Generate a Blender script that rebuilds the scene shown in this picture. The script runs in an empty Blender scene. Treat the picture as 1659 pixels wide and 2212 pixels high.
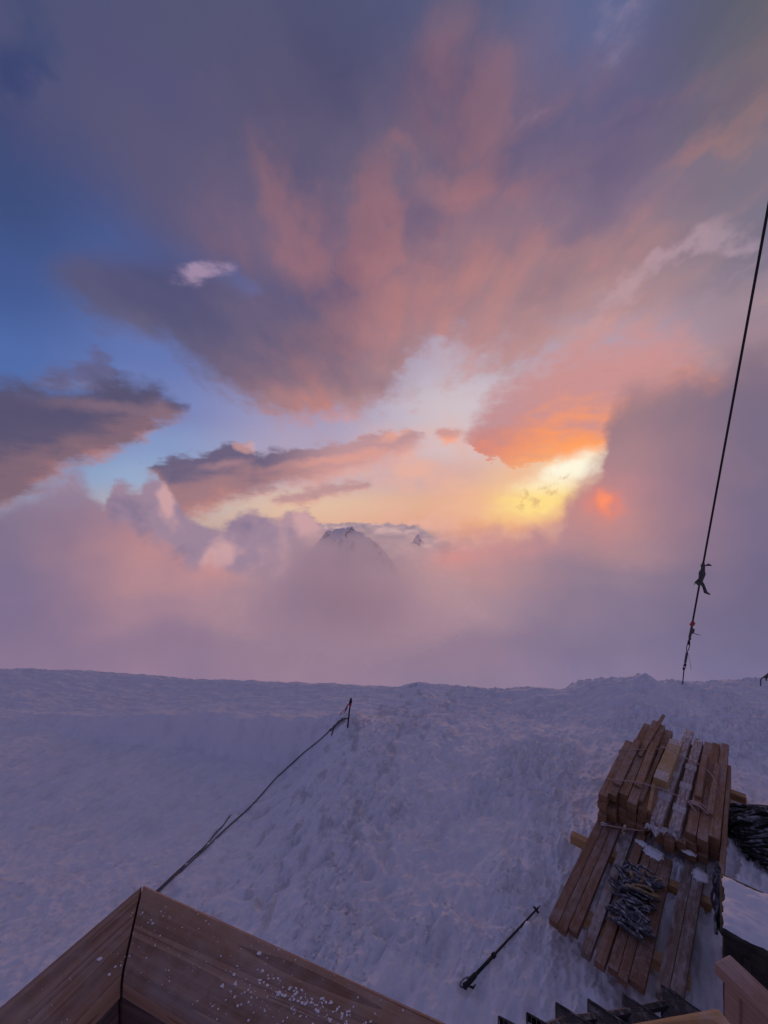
import bpy, bmesh, math, random
import numpy as np
from mathutils import Vector, Matrix, noise as mnoise
random.seed(7)
R = math.radians
scene = bpy.context.scene
COL = scene.collection
# ------------------------------------------------------------------ camera
H = 3.5                                   # eye height above the snow beside the hut
cam_d = bpy.data.cameras.new('camera')
cam_d.sensor_fit = 'VERTICAL'; cam_d.sensor_height = 36.0; cam_d.lens = 13.53
cam_d.clip_start = 0.02; cam_d.clip_end = 60000
cam = bpy.data.objects.new('camera', cam_d); COL.objects.link(cam)
cam.location = (0, 0, H); cam.rotation_euler = (R(90), 0, 0)
scene.camera = cam
F, CX, CY = 831.0, 829.5, 1106.0          # the photograph measured 1659 x 2212
def direction(px, py):
    return Vector(((px-CX)/F, 1.0, -(py-CY)/F))
def at(px, py, Y):
    d = direction(px, py); return Vector((d.x*Y, Y, H+d.z*Y))
def on(px, py, z):
    d = direction(px, py); Y = (z-H)/d.z; return Vector((d.x*Y, Y, z))
def azel(px, py):
    d = direction(px, py); return math.atan2(d.x, d.y), math.atan2(d.z, math.hypot(d.x, d.y))
# ------------------------------------------------------------------ render / colour
scene.view_settings.view_transform = 'Standard'; scene.view_settings.look = 'None'
scene.view_settings.exposure = 0.0; scene.view_settings.gamma = 1.0
scene.view_settings.use_curve_mapping = False
scene.render.engine = 'CYCLES'
cy = scene.cycles
cy.use_denoising = True
cy.use_adaptive_sampling = True; cy.adaptive_threshold = 0.012
cy.max_bounces = 12; cy.diffuse_bounces = 3; cy.volume_bounces = 10; cy.transparent_max_bounces = 8
# ------------------------------------------------------------------ world: dusk sky with clouds
def lin(c):
    o = []
    for v in c:
        v /= 255.0
        o.append(v/12.92 if v <= .04045 else ((v+.055)/1.055)**2.4)
    return tuple(o)
world = bpy.data.worlds.new('World'); scene.world = world
world.use_nodes = True
WT = world.node_tree; WT.nodes.clear()
class G:
    """tiny node-graph writer: every value is a socket"""
    def __init__(s, tree): s.t = tree
    def n(s, typ, **kw):
        nd = s.t.nodes.new(typ)
        for k, v in kw.items(): setattr(nd, k, v)
        return nd
    def put(s, sock, v):
        if isinstance(v, bpy.types.NodeSocket): s.t.links.new(v, sock)
        elif isinstance(v, (tuple, list)):
            sock.default_value = (*v, 1.0) if (len(v) == 3 and sock.type == 'RGBA') else v
        else: sock.default_value = v
    def m(s, op, a, b=0.0, c=0.0):
        nd = s.n('ShaderNodeMath', operation=op)
        s.put(nd.inputs[0], a); s.put(nd.inputs[1], b); s.put(nd.inputs[2], c)
        return nd.outputs[0]
    def add(s, a, b): return s.m('ADD', a, b)
    def sub(s, a, b): return s.m('SUBTRACT', a, b)
    def mul(s, a, b): return s.m('MULTIPLY', a, b)
    def mad(s, a, b, c): return s.m('MULTIPLY_ADD', a, b, c)
    def v(s, op, a, b=(0, 0, 0), c=(0, 0, 0)):
        nd = s.n('ShaderNodeVectorMath', operation=op)
        s.put(nd.inputs[0], a)
        if op == 'SCALE': s.put(nd.inputs['Scale'], b)
        else:
            s.put(nd.inputs[1], b)
            if op == 'MULTIPLY_ADD': s.put(nd.inputs[2], c)
        return nd.outputs[0]
    def xyz(s, x, y, z=0.0):
        nd = s.n('ShaderNodeCombineXYZ')
        for i, q in enumerate((x, y, z)): s.put(nd.inputs[i], q)
        return nd.outputs[0]
    def sep(s, a):
        nd = s.n('ShaderNodeSeparateXYZ'); s.put(nd.inputs[0], a); return nd.outputs
    def ss(s, a, b, x, smooth=True, lo=0.0, hi=1.0):
        nd = s.n('ShaderNodeMapRange', interpolation_type='SMOOTHSTEP' if smooth else 'LINEAR')
        s.put(nd.inputs[0], x); s.put(nd.inputs[1], a); s.put(nd.inputs[2], b)
        s.put(nd.inputs[3], lo); s.put(nd.inputs[4], hi)
        return nd.outputs[0]
    def mix(s, f, a, b):
        nd = s.n('ShaderNodeMix', data_type='RGBA')
        s.put(nd.inputs[0], f); s.put(nd.inputs[6], a); s.put(nd.inputs[7], b)
        return nd.outputs[2]
    def noise(s, vec, scale, detail=4, rough=.5, col=False, dist=0.0):
        nd = s.n('ShaderNodeTexNoise', noise_dimensions='3D')
        s.put(nd.inputs['Vector'], vec); nd.inputs['Scale'].default_value = scale
        nd.inputs['Detail'].default_value = detail; nd.inputs['Roughness'].default_value = rough
        nd.inputs['Distortion'].default_value = dist
        return nd.outputs['Color' if col else 'Fac']
    def ramp(s, x, stops, interp='EASE'):
        nd = s.n('ShaderNodeValToRGB'); r = nd.color_ramp; r.interpolation = interp
        stops = sorted(stops, key=lambda q: q[0])
        while len(r.elements) < len(stops): r.elements.new(.5)
        for i, (p, c) in enumerate(stops):
            r.elements[i].position = p
        for i, (p, c) in enumerate(stops):
            r.elements[i].color = (*c, 1)
        s.put(nd.inputs[0], x); return nd.outputs[0]
    def curve(s, x, pts):
        nd = s.n('ShaderNodeFloatCurve'); cm = nd.mapping; cv = cm.curves[0]
        cm.extend = 'HORIZONTAL'
        while len(cv.points) < len(pts): cv.points.new(.5, .5)
        for p, (a, b) in zip(cv.points, pts): p.location = (a, b); p.handle_type = 'AUTO_CLAMPED'
        cm.update(); s.put(nd.inputs['Value'], x); return nd.outputs[0]
    def blob(s, p, cx, cy, rx, ry, rot=0.0):
        """soft ellipse in the sky: centre and radii given as seen, turned into azimuth / elevation"""
        c = azel(cx, cy); ca, sa = math.cos(R(rot)), math.sin(R(rot))
        a = azel(cx+ca*5, cy-sa*5); b = azel(cx-sa*5, cy-ca*5)
        da = (a[0]-c[0], a[1]-c[1]); db = (b[0]-c[0], b[1]-c[1])
        mp = s.n('ShaderNodeMapping', vector_type='TEXTURE'); s.put(mp.inputs[0], p)
        mp.inputs[1].default_value = (c[0], c[1], 0)
        mp.inputs[2].default_value = (0, 0, math.atan2(da[1], da[0]))
        mp.inputs[3].default_value = (math.hypot(*da)/5*rx, math.hypot(*db)/5*ry, 1)
        gr = s.n('ShaderNodeTexGradient', gradient_type='SPHERICAL'); s.put(gr.inputs[0], mp.outputs[0])
        return gr.outputs['Fac']
    def nb(s, b, n, a):
        """ragged blob: noise acts only where the blob is"""
        return s.mad(s.mul(n, a), s.ss(0.0, .4, b), b)
g = G(WT)
d = g.n('ShaderNodeTexCoord').outputs['Generated']
d = g.v('NORMALIZE', d)
dx, dy, dz = g.sep(d)
az0 = g.m('ARCTAN2', dx, dy); el0 = g.m('ARCSINE', dz)
AZR = R(50.0)
E0, E1 = -0.6, 1.2
def ex(v): return (v-E0)/(E1-E0)
def ax(v): return (v+AZR)/(2*AZR)
flat = g.xyz(az0, el0, 0.0)
# broad and fine displacement of the sky coordinates: cloud edges become ragged
w1 = g.v('SUBTRACT', g.noise(d, 7.0, 3, .5, True), (.5, .5, .5))
w2 = g.v('SUBTRACT', g.noise(d, 24.0, 5, .56, True), (.5, .5, .5))
def warp(a1, a2):
    q = g.v('MULTIPLY_ADD', w1, (a1, a1, 0), flat)
    return g.v('MULTIPLY_ADD', w2, (a2, a2*.7, 0), q)
pS = warp(.10, .035)       # soft clouds
pM = warp(.035, .040)      # mid clouds
pL = warp(.22, .10)        # loose vapour
PXC = [0, 330, 664, 995, 1330, 1659]
def grid(p_az, p_el, rows, cols):
    """colour field: rows of heights, one ramp per azimuth column, eased across"""
    out = None
    for k, px in enumerate(PXC):
        st = []
        for r_, py in enumerate(rows):
            st.append((ex(azel(px, py)[1]), lin(cols[r_][k])))
        c = g.ramp(p_el, st)
        if out is None: out = c
        else:
            a0 = ax(azel(PXC[k-1], CY)[0]); a1 = ax(azel(px, CY)[0])
            out = g.mix(g.ss(a0, a1, p_az), out, c)
    return out
def unit(p):
    x, y, z = g.sep(p)
    return g.ss(-AZR, AZR, x, False), g.ss(E0, E1, y, False), y
def edge(a_u, pts):
    """height of a cloud edge along the azimuth"""
    return g.mad(g.curve(a_u, [(ax(azel(px, CY)[0]), ex(azel(px, py)[1])) for px, py in pts]), E1-E0, E0)
def px2(v): return v/F      # soft edge width as an angle
aF, eF, _ = unit(flat)
aS, eS, elS = unit(pS)
aM, eM, elM = unit(pM)
# --- clear sky behind everything: physical sky for the dusk sun, plus the measured afterglow gradient
SUN_AZ, SUN_EL = azel(1305, 1088)
sky_t = g.n('ShaderNodeTexSky', sky_type='NISHITA', sun_disc=False)
sky_t.sun_elevation = R(1.6); sky_t.sun_rotation = SUN_AZ; sky_t.altitude = 4000
sky_t.air_density = 1.0; sky_t.dust_density = 1.5; sky_t.ozone_density = 3.0
clear = grid(aF, eF, [0, 150, 400, 600, 760, 880, 960, 1030, 1090, 1140],
 [[(70,80,122),(72,82,122),(76,86,128),(85,92,132),(88,98,140),(96,100,122)],
  [(56,70,118),(66,80,126),(76,86,128),(88,94,134),(95,104,145),(112,112,135)],
  [(66,82,130),(70,88,142),(84,94,142),(105,108,146),(125,120,150),(135,128,150)],
  [(72,94,152),(84,104,164),(100,112,168),(125,125,165),(160,140,165),(160,140,155)],
  [(84,112,176),(106,124,186),(146,146,192),(196,182,200),(190,165,180),(170,140,150)],
  [(92,118,180),(124,138,194),(168,162,198),(218,202,208),(225,205,205),(200,150,140)],
  [(110,138,192),(140,160,206),(184,168,194),(228,200,200),(250,225,190),(220,160,130)],
  [(140,160,200),(158,178,212),(205,180,190),(224,180,172),(255,232,178),(230,160,130)],
  [(150,160,190),(190,180,188),(236,198,172),(236,180,152),(255,206,128),(230,160,130)],
  [(150,150,175),(196,174,172),(236,188,160),(232,166,142),(248,164,112),(220,150,130)]])
c = g.mix(.12, clear, g.v('SCALE', sky_t.outputs[0], .05))
# pinkish vapour low in the clear gap
vap = g.noise(g.v('MULTIPLY', d, (1, 1, 1.6)), 9.0, 4, .5)
c = g.mix(g.mul(g.ss(.40, .72, vap), g.mul(g.ss(R(18), R(3), el0), g.ss(R(-14), R(4), az0))), c, lin((230,176,160)))
# --- upper cloud deck
fine = g.noise(g.v('MULTIPLY', d, (1, 1, 2.4)), 22.0, 6, .58)
finec = g.sub(fine, .5)
softn = g.sub(g.noise(g.v('MULTIPLY_ADD', d, (1, 1, 3.2), (3, 1, 2)), 9.0, 4, .5), .5)
q = g.v('DIVIDE', d, g.xyz(g.add(g.m('MAXIMUM', dz, 0.0), .16), g.add(g.m('MAXIMUM', dz, 0.0), .16), 1.0))
q = g.v('MULTIPLY', q, (1.0, .42, 0.6))
streak = g.noise(q, 2.6, 5, .52, False, .35)
streak2 = g.noise(q, 8.0, 4, .55, False, .2)
deckc = grid(aS, eS, [0, 180, 330, 450, 550, 640, 730, 810, 880, 920],
 [[(80,83,118),(84,85,118),(87,87,118),(91,93,126),(93,101,142),(99,98,112)],
  [(82,83,120),(86,84,120),(92,86,116),(106,96,124),(106,100,132),(106,103,120)],
  [(82,84,122),(90,87,120),(100,92,120),(116,102,126),(120,104,130),(124,114,130)],
  [(84,86,124),(92,88,122),(112,98,124),(132,108,128),(132,112,134),(122,116,136)],
  [(84,86,124),(90,88,124),(122,102,126),(146,116,130),(160,128,136),(138,125,140)],
  [(88,92,130),(96,92,124),(108,97,126),(158,124,133),(176,139,142),(170,142,148)],
  [(90,94,130),(102,97,126),(116,102,126),(176,135,140),(194,152,152),(166,136,142)],
  [(90,94,130),(104,98,126),(138,112,128),(190,148,148),(200,158,158),(150,124,138)],
  [(90,94,130),(112,102,128),(170,128,132),(198,158,160),(205,150,145),(140,118,134)],
  [(90,94,130),(118,106,128),(190,142,142),(205,170,172),(210,150,140),(140,118,134)]])
L = None
for b in [(955,130,70,90,-60,.9),(1040,215,40,80,5,.9),(900,250,40,90,-10,.5),(873,326,34,34,0,.8),(1003,404,70,44,15,1.0),(1060,370,20,60,-20,.5),(1131,440,50,44,0,.6),
          (790,500,38,110,-24,1.15),(661,525,60,70,20,.8),(590,430,34,120,35,.75),(545,350,26,80,20,.5),(790,670,90,40,10,.6),(720,730,110,70,30,.45),(1230,210,120,28,32,.45),
          (1390,215,110,26,30,.5),(1560,320,110,22,22,.75),(1240,560,240,40,14,.5),(1500,440,200,30,20,.2),(1110,620,140,40,16,.3)]:
    f = g.mul(g.blob(pL, b[0], b[1], b[2]*1.9, b[3]*1.9, b[4]), b[5])
    L = f if L is None else g.m('MAXIMUM', L, f)
Dk = None
for b in [(966,250,95,100,0,.9),(1130,320,170,80,25,.8),(655,395,60,110,35,.7),(700,480,30,90,-10,.5),(890,475,70,44,0,.8),(745,600,40,110,-35,1.0),(680,640,110,70,0,.6),(730,110,150,90,0,.5),(1300,300,150,40,28,.5),
          (1230,400,200,50,16,.4),(1560,230,130,36,24,.4),(440,690,190,90,-22,.5),(620,760,160,110,-30,.5)]:
    f = g.mul(g.blob(pL, b[0], b[1], b[2]*1.5, b[3]*1.5, b[4]), b[5])
    Dk = f if Dk is None else g.m('MAXIMUM', Dk, f)
deckc = g.mix(g.mul(Dk, .8), deckc, g.v('MULTIPLY', deckc, (.66, .74, .90)))
warm = g.v('MULTIPLY_ADD', deckc, (1.30, 1.05, .92), (.045, .012, .004))
feather = g.noise(g.v('MULTIPLY', q, (1.0, .55, 1.0)), 15.0, 5, .6, False, .4)
Ln = g.m('MULTIPLY', g.mad(g.sub(streak, .46), 2.0, g.mad(g.sub(streak2, .47), 1.1, g.mad(g.sub(feather, .5), .6, L))), g.ss(R(-38), R(-16), az0))
deckc = g.mix(g.ss(.0, 1.0, Ln), deckc, warm)
deckc = g.mix(g.mul(g.ss(.48, .70, g.sub(1.0, streak)), .6), deckc, g.v('MULTIPLY', deckc, (.74, .80, .92)))
# bright lilac wisps on the right, pale breaks
bw = None
for b in [(1500,520,120,16,34,1.0),(1400,590,110,20,36,.8),(1330,650,110,26,34,.7),(1560,560,80,12,30,.5),(1250,720,120,26,30,.6),(1340,40,120,40,40,.35),(1160,240,110,18,36,.25)]:
    f = g.mul(g.blob(pL, b[0], b[1], b[2]*1.4, b[3]*1.9, b[4]), b[5]); bw = f if bw is None else g.m('MAXIMUM', bw, f)
deckc = g.mix(g.mul(g.ss(.1, 1.0, g.nb(g.nb(bw, g.sub(streak2, .5), 1.5), finec, .8)), .32), deckc, lin((206,176,190)))
deck_lo = edge(aM, [(-200,560),(55,596),(80,618),(110,640),(200,700),(300,742),(400,805),(480,855),(560,905),(620,925),(700,925),(780,912),(860,880),(920,852),(980,872),(1060,886),(1150,872),(1250,842),(1350,810),(1500,770),(1900,720)])
deck_m = g.ss(px2(-14), g.ss(R(-3), R(12), az0, True, px2(56), px2(150)), g.add(g.sub(elM, deck_lo), g.mul(g.mad(finec, .6, g.sub(streak2, .5)), g.ss(R(-3), R(8), az0, True, .10, .30))))
hole_hi = edge(aS, [(-200,60),(0,110),(60,190),(120,250),(200,330),(300,430),(400,520),(470,590),(500,640),(560,700),(1900,800)])
hole_lo = edge(aM, [(-200,620),(60,606),(110,585),(170,572),(240,568),(320,575),(400,592),(480,612),(520,640),(1900,700)])
hole = g.mul(g.ss(px2(-50), px2(150), g.sub(hole_hi, elS)), g.ss(px2(-14), px2(34), g.sub(elM, hole_lo)))
hole = g.m('MAXIMUM', hole, g.mul(g.ss(.2, .9, g.nb(g.nb(g.mul(g.blob(pL, 915, 800, 150, 85, 25), 1.3), finec, 1.4), g.sub(streak2, .5), .9)), .8))
hole = g.m('MAXIMUM', hole, g.mul(g.ss(.1, 1.0, g.blob(pL, 525, 628, 70, 46, -30)), .5))
hole = g.m('MAXIMUM', hole, g.mul(g.ss(.0, 1.0, g.blob(pL, 10, 130, 130, 110, -40)), .8))
c = g.mix(g.mul(deck_m, g.sub(1.0, hole)), c, deckc)
# --- separate clouds, each between an upper and a lower edge, lit from below
streak3 = g.noise(g.v('MULTIPLY', flat, (1.0, 3.2, 1.0)), 26.0, 5, .6, False, .5)
def cloud(c, hi, lo, s_hi, s_lo, top, low, rim=None, rag=.05, p=None, tilt=None, opacity=1.0, k0=.02, k1=.55, sn=.7, right=None):
    a, e, el = p if p else (aM, eM, elM)
    h0 = edge(a, hi); l0 = edge(a, lo); th = g.sub(h0, l0)
    h = g.add(h0, px2(s_hi*.40)); l = g.sub(l0, px2(s_lo*.42))
    up = g.mad(finec, rag, g.sub(h, el)); dn = g.mad(finec, rag, g.sub(el, l))
    m = g.mul(g.ss(0.0, px2(s_hi), up), g.ss(0.0, px2(s_lo), dn))
    m = g.mul(m, g.ss(0.0, px2(16), th))
    if opacity < 1: m = g.mul(m, opacity)
    rel = g.m('DIVIDE', g.sub(el, l), g.m('MAXIMUM', g.sub(h, l), .01))
    rel = g.mad(finec, sn*.35, g.mad(softn, sn, rel))
    if tilt: rel = g.mad(g.ss(R(tilt[0]), R(tilt[1]), az0), tilt[2], rel)
    col = g.ramp(rel, [(k0, lin(low)), (k1, lin(top))] + ([(k0+(k1-k0)*.45, lin(rim))] if rim else []))
    if right:
        col2 = g.ramp(rel, [(k0, lin(right[2])), (k1, lin(right[3]))])
        col = g.mix(g.ss(R(right[0]), R(right[1]), az0), col, col2)
    col = g.mix(g.mul(g.ss(.52, .70, streak3), .22), col, g.v('MULTIPLY', col, (.84, .86, .92)))
    return g.mix(m, c, col)
# small white cloud
wb = g.ss(.0, 1.05, g.nb(g.blob(pM, 440, 591, 90, 32, 4), finec, 2.2))
c = g.mix(g.mul(wb, .60), c, lin((188,158,186)))
# cap and lens cloud on the left
c = cloud(c, [(-200,860),(60,826),(90,806),(130,790),(180,772),(215,768),(240,800),(262,840),(300,900)],
          [(-200,850),(60,840),(200,850),(262,842),(300,900)], 40, 26, (98,98,138), (126,126,166), rag=.09)
c = cloud(c, [(-300,810),(0,818),(60,826),(120,834),(180,836),(230,826),(290,818),(340,832),(380,856),(412,884),(430,930)],
          [(-300,1130),(0,1100),(80,1060),(140,1015),(190,994),(250,976),(290,958),(330,930),(370,910),(412,890),(430,930)],
          46, 34, (87,83,113), (186,130,126), (128,103,118), rag=.07, k0=-.02, k1=.56, sn=.5)
st1 = g.mul(g.ss(.0, 1.0, g.nb(g.blob(pM, 250, 882, 230, 24, -5), finec, .5)), .55)
st1 = g.m('MAXIMUM', st1, g.mul(g.ss(.0, 1.0, g.blob(pM, 350, 886, 80, 34, -10)), .6))
c = g.mix(g.mul(st1, g.ss(R(-18), R(-24), az0)), c, lin((146,116,128)))
c = g.mix(g.mul(g.ss(.0, 1.0, g.nb(g.blob(pM, 120, 935, 220, 34, 2), finec, .8)), .25), c, lin((112,96,118)))
# centre cloud with its lower streaks
c = cloud(c, [(200,1040),(285,1016),(300,1008),(318,1012),(345,994),(400,984),(440,976),(480,958),(530,956),(548,972),(620,968),(700,960),(760,950),(830,936),(890,930),(925,948),(945,990)],
          [(200,1030),(285,1014),(330,1024),(360,1090),(400,1125),(440,1120),(490,1090),(540,1072),(600,1052),(680,1044),(760,1020),(830,998),(890,976),(925,952),(945,990)],
          17, 44, (108,98,126), (206,140,128), (160,122,130), rag=.055, k0=.02, k1=.82, sn=.6, right=(-19, -5, (230,164,150), (186,146,152)))
c = g.mix(g.mul(g.ss(.2, .7, g.nb(g.blob(pM, 528, 964, 44, 18, -8), finec, .6)), .6), c, lin((216,162,155)))
c = g.mix(g.mul(g.ss(.0, 1.0, g.nb(g.blob(pM, 490, 1000, 90, 16, 14), finec, .7)), .4), c, lin((196,146,146)))
c = g.mix(g.mul(g.ss(.0, 1.0, g.nb(g.blob(pM, 740, 990, 210, 16, 8), finec, .9)), .6), c, lin((228,160,145)))
c = g.mix(g.mul(g.ss(.0, 1.0, g.nb(g.blob(pM, 850, 944, 60, 14, 18), finec, .7)), .7), c, lin((236,168,146)))
c = cloud(c, [(540,1120),(575,1088),(640,1062),(710,1046),(780,1038),(815,1044),(850,1100)],
          [(540,1120),(575,1090),(640,1092),(710,1074),(780,1056),(815,1046),(850,1100)], 20, 28, (190,148,150), (222,158,144), rag=.05)
c = cloud(c, [(520,1080),(545,1052),(570,1046),(600,1050),(612,1056),(640,1080)], [(520,1080),(545,1056),(570,1068),(600,1060),(612,1057),(640,1080)], 16, 18, (170,130,138), (216,146,132), rag=.04, opacity=.8)
c = g.mix(g.mul(g.ss(.05, .8, g.nb(g.blob(pM, 970, 944, 44, 24, 4), finec, 1.2)), .9), c, g.mix(g.ss(azel(970,936)[1], azel(970,954)[1], el0), lin((205,150,145)), lin((250,165,130))))
# the orange cloud over the sun
oc = (1000,1600)
c = cloud(c, [(900,1020),(1000,962),(1020,918),(1050,868),(1090,826),(1140,796),(1200,766),(1250,748),(1300,730),(1350,716),(1420,705),(1480,720),(1560,790),(1640,880)],
          [(900,1020),(1000,968),(1040,978),(1070,996),(1110,1006),(1150,1010),(1200,1002),(1250,996),(1320,988),(1400,980),(1480,940),(1560,890),(1640,890)],
          96, 10, (192,146,152), (222,140,122), (202,138,134), rag=.12, k0=.0, k1=.55, sn=.8, right=(14, 25, (255,156,96), (202,146,146)))
# thin dark wisps in the bright gap, and the burning edge
c = g.mix(g.mul(g.ss(0.0, 1.0, g.blob(pM, 1180, 1066, 330, 130, 8)), .7), c, lin((253,196,136)))
hot = g.m('MAXIMUM', g.blob(pM, 1240, 1022, 130, 56, 18), g.mul(g.blob(pM, 1185, 1072, 190, 66, 12), .95))
c = g.mix(g.mul(g.ss(0.0, .8, g.nb(hot, finec, .5)), .95), c, g.mix(g.ss(azel(1200,1020)[1], azel(1200,1080)[1], el0), lin((255,250,226)), lin((255,224,142))))
wn = g.noise(d, 40.0, 6, .66, False, .25)
ws = g.mul(g.ss(.50, .66, wn), g.ss(.0, .8, g.m('MAXIMUM', g.blob(pM, 1160, 1068, 95, 40, 25), g.blob(pM, 1208, 1040, 26, 56, 0))))
c = g.mix(g.mul(ws, .6), c, lin((214,164,120)))
# --- sea of clouds far away: small tops, then the near billows
far = g.mul(g.ss(0.0, g.ss(R(4), R(11), az0, True, px2(7), px2(70)), g.mad(g.sub(g.noise(d, 40.0, 4, .55), .5), .03, g.sub(edge(aF, [(500,1200),(660,1135),(700,1128),(800,1127),(900,1131),(960,1135),(1020,1142),(1100,1190)]), el0))), 1.0)
fb = g.noise(g.v('MULTIPLY', d, (1, 1, 2.2)), 24.0, 4, .5, False, .5)
fcol = g.ramp(fb, [(.34, lin((146,130,146))), (.50, lin((172,146,156))), (.66, lin((206,172,172)))])
c = g.mix(far, c, fcol)
big = g.noise(d, 15.0, 6, .56, False, .25)
pB = warp(.02, .030); aB, eB, elB = unit(pB)
bil_hi = edge(aB, [(0,1400),(215,1120),(238,1050),(252,1032),(272,1042),(300,1050),(325,1030),(350,1034),(372,1062),(392,1098),(425,1120),(455,1136),(490,1128),(515,1106),(545,1098),(575,1108),(600,1116),(625,1100),(660,1098),(690,1128),(715,1150),(740,1180),(800,1300),(1900,1400)])
bm = g.ss(px2(-4), g.ss(R(-10), R(-5), az0, True, px2(18), px2(60)), g.mad(finec, .045, g.sub(bil_hi, elB)))
bsh = g.noise(g.v('ADD', d, g.v('SCALE', w1, .06)), 9.0, 3, .48)
lob = g.m('MAXIMUM', g.blob(pB, 362, 1070, 34, 52, -12), g.m('MAXIMUM', g.blob(pB, 668, 1150, 40, 70, 20), g.mul(g.blob(pB, 545, 1112, 36, 26, 0), .6)))
bcol = g.ramp(g.mad(lob, .28, g.add(bsh, g.mul(g.sub(big, .5), .30))), [(.32, lin((132,116,143))), (.52, lin((156,132,153))), (.76, lin((202,160,164)))])
c = g.mix(bm, c, bcol)
# --- the fog bank in front of it all
fog_hi = edge(aM, [(-200,1100),(0,1082),(60,1055),(105,1016),(150,1010),(195,1044),(240,1085),(300,1128),(350,1165),(400,1195),(450,1207),(500,1218),(550,1236),(600,1250),(700,1270),(770,1268),(820,1240),(870,1200),(925,1168),(980,1148),(1050,1138),(1120,1130),(1180,1120),(1212,1100),(1232,1062),(1265,1012),(1296,970),(1312,900),(1332,850),(1400,795),(1500,765),(1659,700),(1900,640)])
fog_d = g.mad(g.sub(big, .5), .10, g.sub(fog_hi, elM))
fsoft = g.ramp(aF, [(0, (.055,)*3), (.30, (.040,)*3), (.42, (.075,)*3), (.55, (.09,)*3), (.68, (.06,)*3), (.80, (.085,)*3), (1, (.12,)*3)], 'LINEAR')
fog_m = g.ss(g.mul(fsoft, -.25), fsoft, fog_d)
pF = warp(.10, .012)
aG, eG, _ = unit(pF)
fogc = grid(aG, eG, [700, 800, 920, 1010, 1070, 1120, 1180, 1240, 1310, 1390, 1480],
 [[(140,122,146),(150,128,150),(170,140,150),(190,150,150),(160,128,134),(128,110,128)],
  [(140,122,146),(150,128,150),(170,140,150),(190,150,150),(165,130,136),(128,110,130)],
  [(140,122,146),(150,128,150),(170,140,150),(200,150,145),(156,124,134),(122,108,132)],
  [(150,126,148),(150,124,146),(170,140,150),(214,160,146),(168,130,138),(122,108,133)],
  [(138,124,150),(152,126,146),(170,140,150),(216,158,142),(172,130,140),(120,108,134)],
  [(132,116,142),(168,130,144),(166,138,154),(206,148,142),(176,134,140),(120,107,135)],
  [(128,113,141),(184,137,143),(178,142,150),(200,144,144),(166,132,142),(118,106,135)],
  [(126,112,142),(178,136,145),(188,147,150),(184,142,146),(142,122,142),(114,104,134)],
  [(128,112,143),(162,129,146),(182,145,150),(168,138,150),(132,117,142),(113,104,134)],
  [(130,113,143),(144,120,145),(150,125,145),(144,122,144),(129,116,144),(114,106,138)],
  [(140,119,147),(146,122,148),(148,124,147),(142,123,148),(132,119,150),(120,112,146)]])
fogc = g.mix(g.mul(g.ss(.45, .75, bsh), .28), fogc, g.v('MULTIPLY', fogc, (1.25, 1.12, 1.08)))
fogc = g.mix(g.mul(g.ss(.50, .28, bsh), .28), fogc, g.v('MULTIPLY', fogc, (.80, .84, .92)))
# red light soaking through the fog, and the veiled sun
fogc = g.mix(g.mul(g.ss(0.0, .9, g.m('MAXIMUM', g.blob(pM, 960, 1195, 90, 60, 0), g.mul(g.blob(pM, 440, 1215, 160, 60, -25), .5))), .6), fogc, lin((214,142,138)))
c = g.mix(fog_m, c, fogc)
c = g.mix(g.mul(g.ss(0.0, 1.0, g.nb(g.blob(pM, 1298, 1098, 130, 120, 0), finec, .3)), .5), c, lin((216,142,132)))
c = g.mix(g.mul(g.ss(0.0, 1.0, g.nb(g.blob(pM, 1304, 1090, 52, 56, 20), finec, .6)), .7), c, lin((238,132,110)))
c = g.mix(g.mul(g.ss(0.05, 1.0, g.nb(g.blob(pM, 1304, 1086, 22, 38, 10), finec, .5)), .9), c, lin((255,146,106)))
# --- away from the sunset the same cloud and fog thin out into plain dusk
gen = g.ramp(g.ss(-1.57, 1.57, el0, False), [(0, lin((116,108,144))), (.42, lin((126,114,146))), (.52, lin((118,110,146))), (.66, lin((104,102,140))), (1.0, lin((84,88,124)))], 'LINEAR')
gen = g.mix(g.mul(g.ss(.4, .7, streak), .35), gen, g.v('MULTIPLY', gen, (1.15, .98, .95)))
away = g.m('MAXIMUM', g.ss(R(52), R(95), g.m('ABSOLUTE', az0)), g.ss(R(58), R(80), g.m('ABSOLUTE', el0)))
c = g.mix(away, c, gen)
bg = g.n('ShaderNodeBackground'); g.put(bg.inputs[0], c); bg.inputs[1].default_value = 1.0
wo = g.n('ShaderNodeOutputWorld'); WT.links.new(bg.outputs[0], wo.inputs[0])
world.cycles.sampling_method = 'MANUAL'; world.cycles.sample_map_resolution = 512
cy.adaptive_min_samples = 12
# ------------------------------------------------------------------ sun, veiled by fog
sun_d = bpy.data.lights.new('sun', 'SUN'); sun_d.energy = 0.2; sun_d.angle = R(20); sun_d.color = (1.0, .52, .40)
sun = bpy.data.objects.new('sun', sun_d); COL.objects.link(sun)
sd = Vector((math.sin(SUN_AZ)*math.cos(R(1.6)), math.cos(SUN_AZ)*math.cos(R(1.6)), math.sin(R(1.6))))
sun.rotation_euler = sd.to_track_quat('Z', 'Y').to_euler(); sun.location = sd*50
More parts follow.
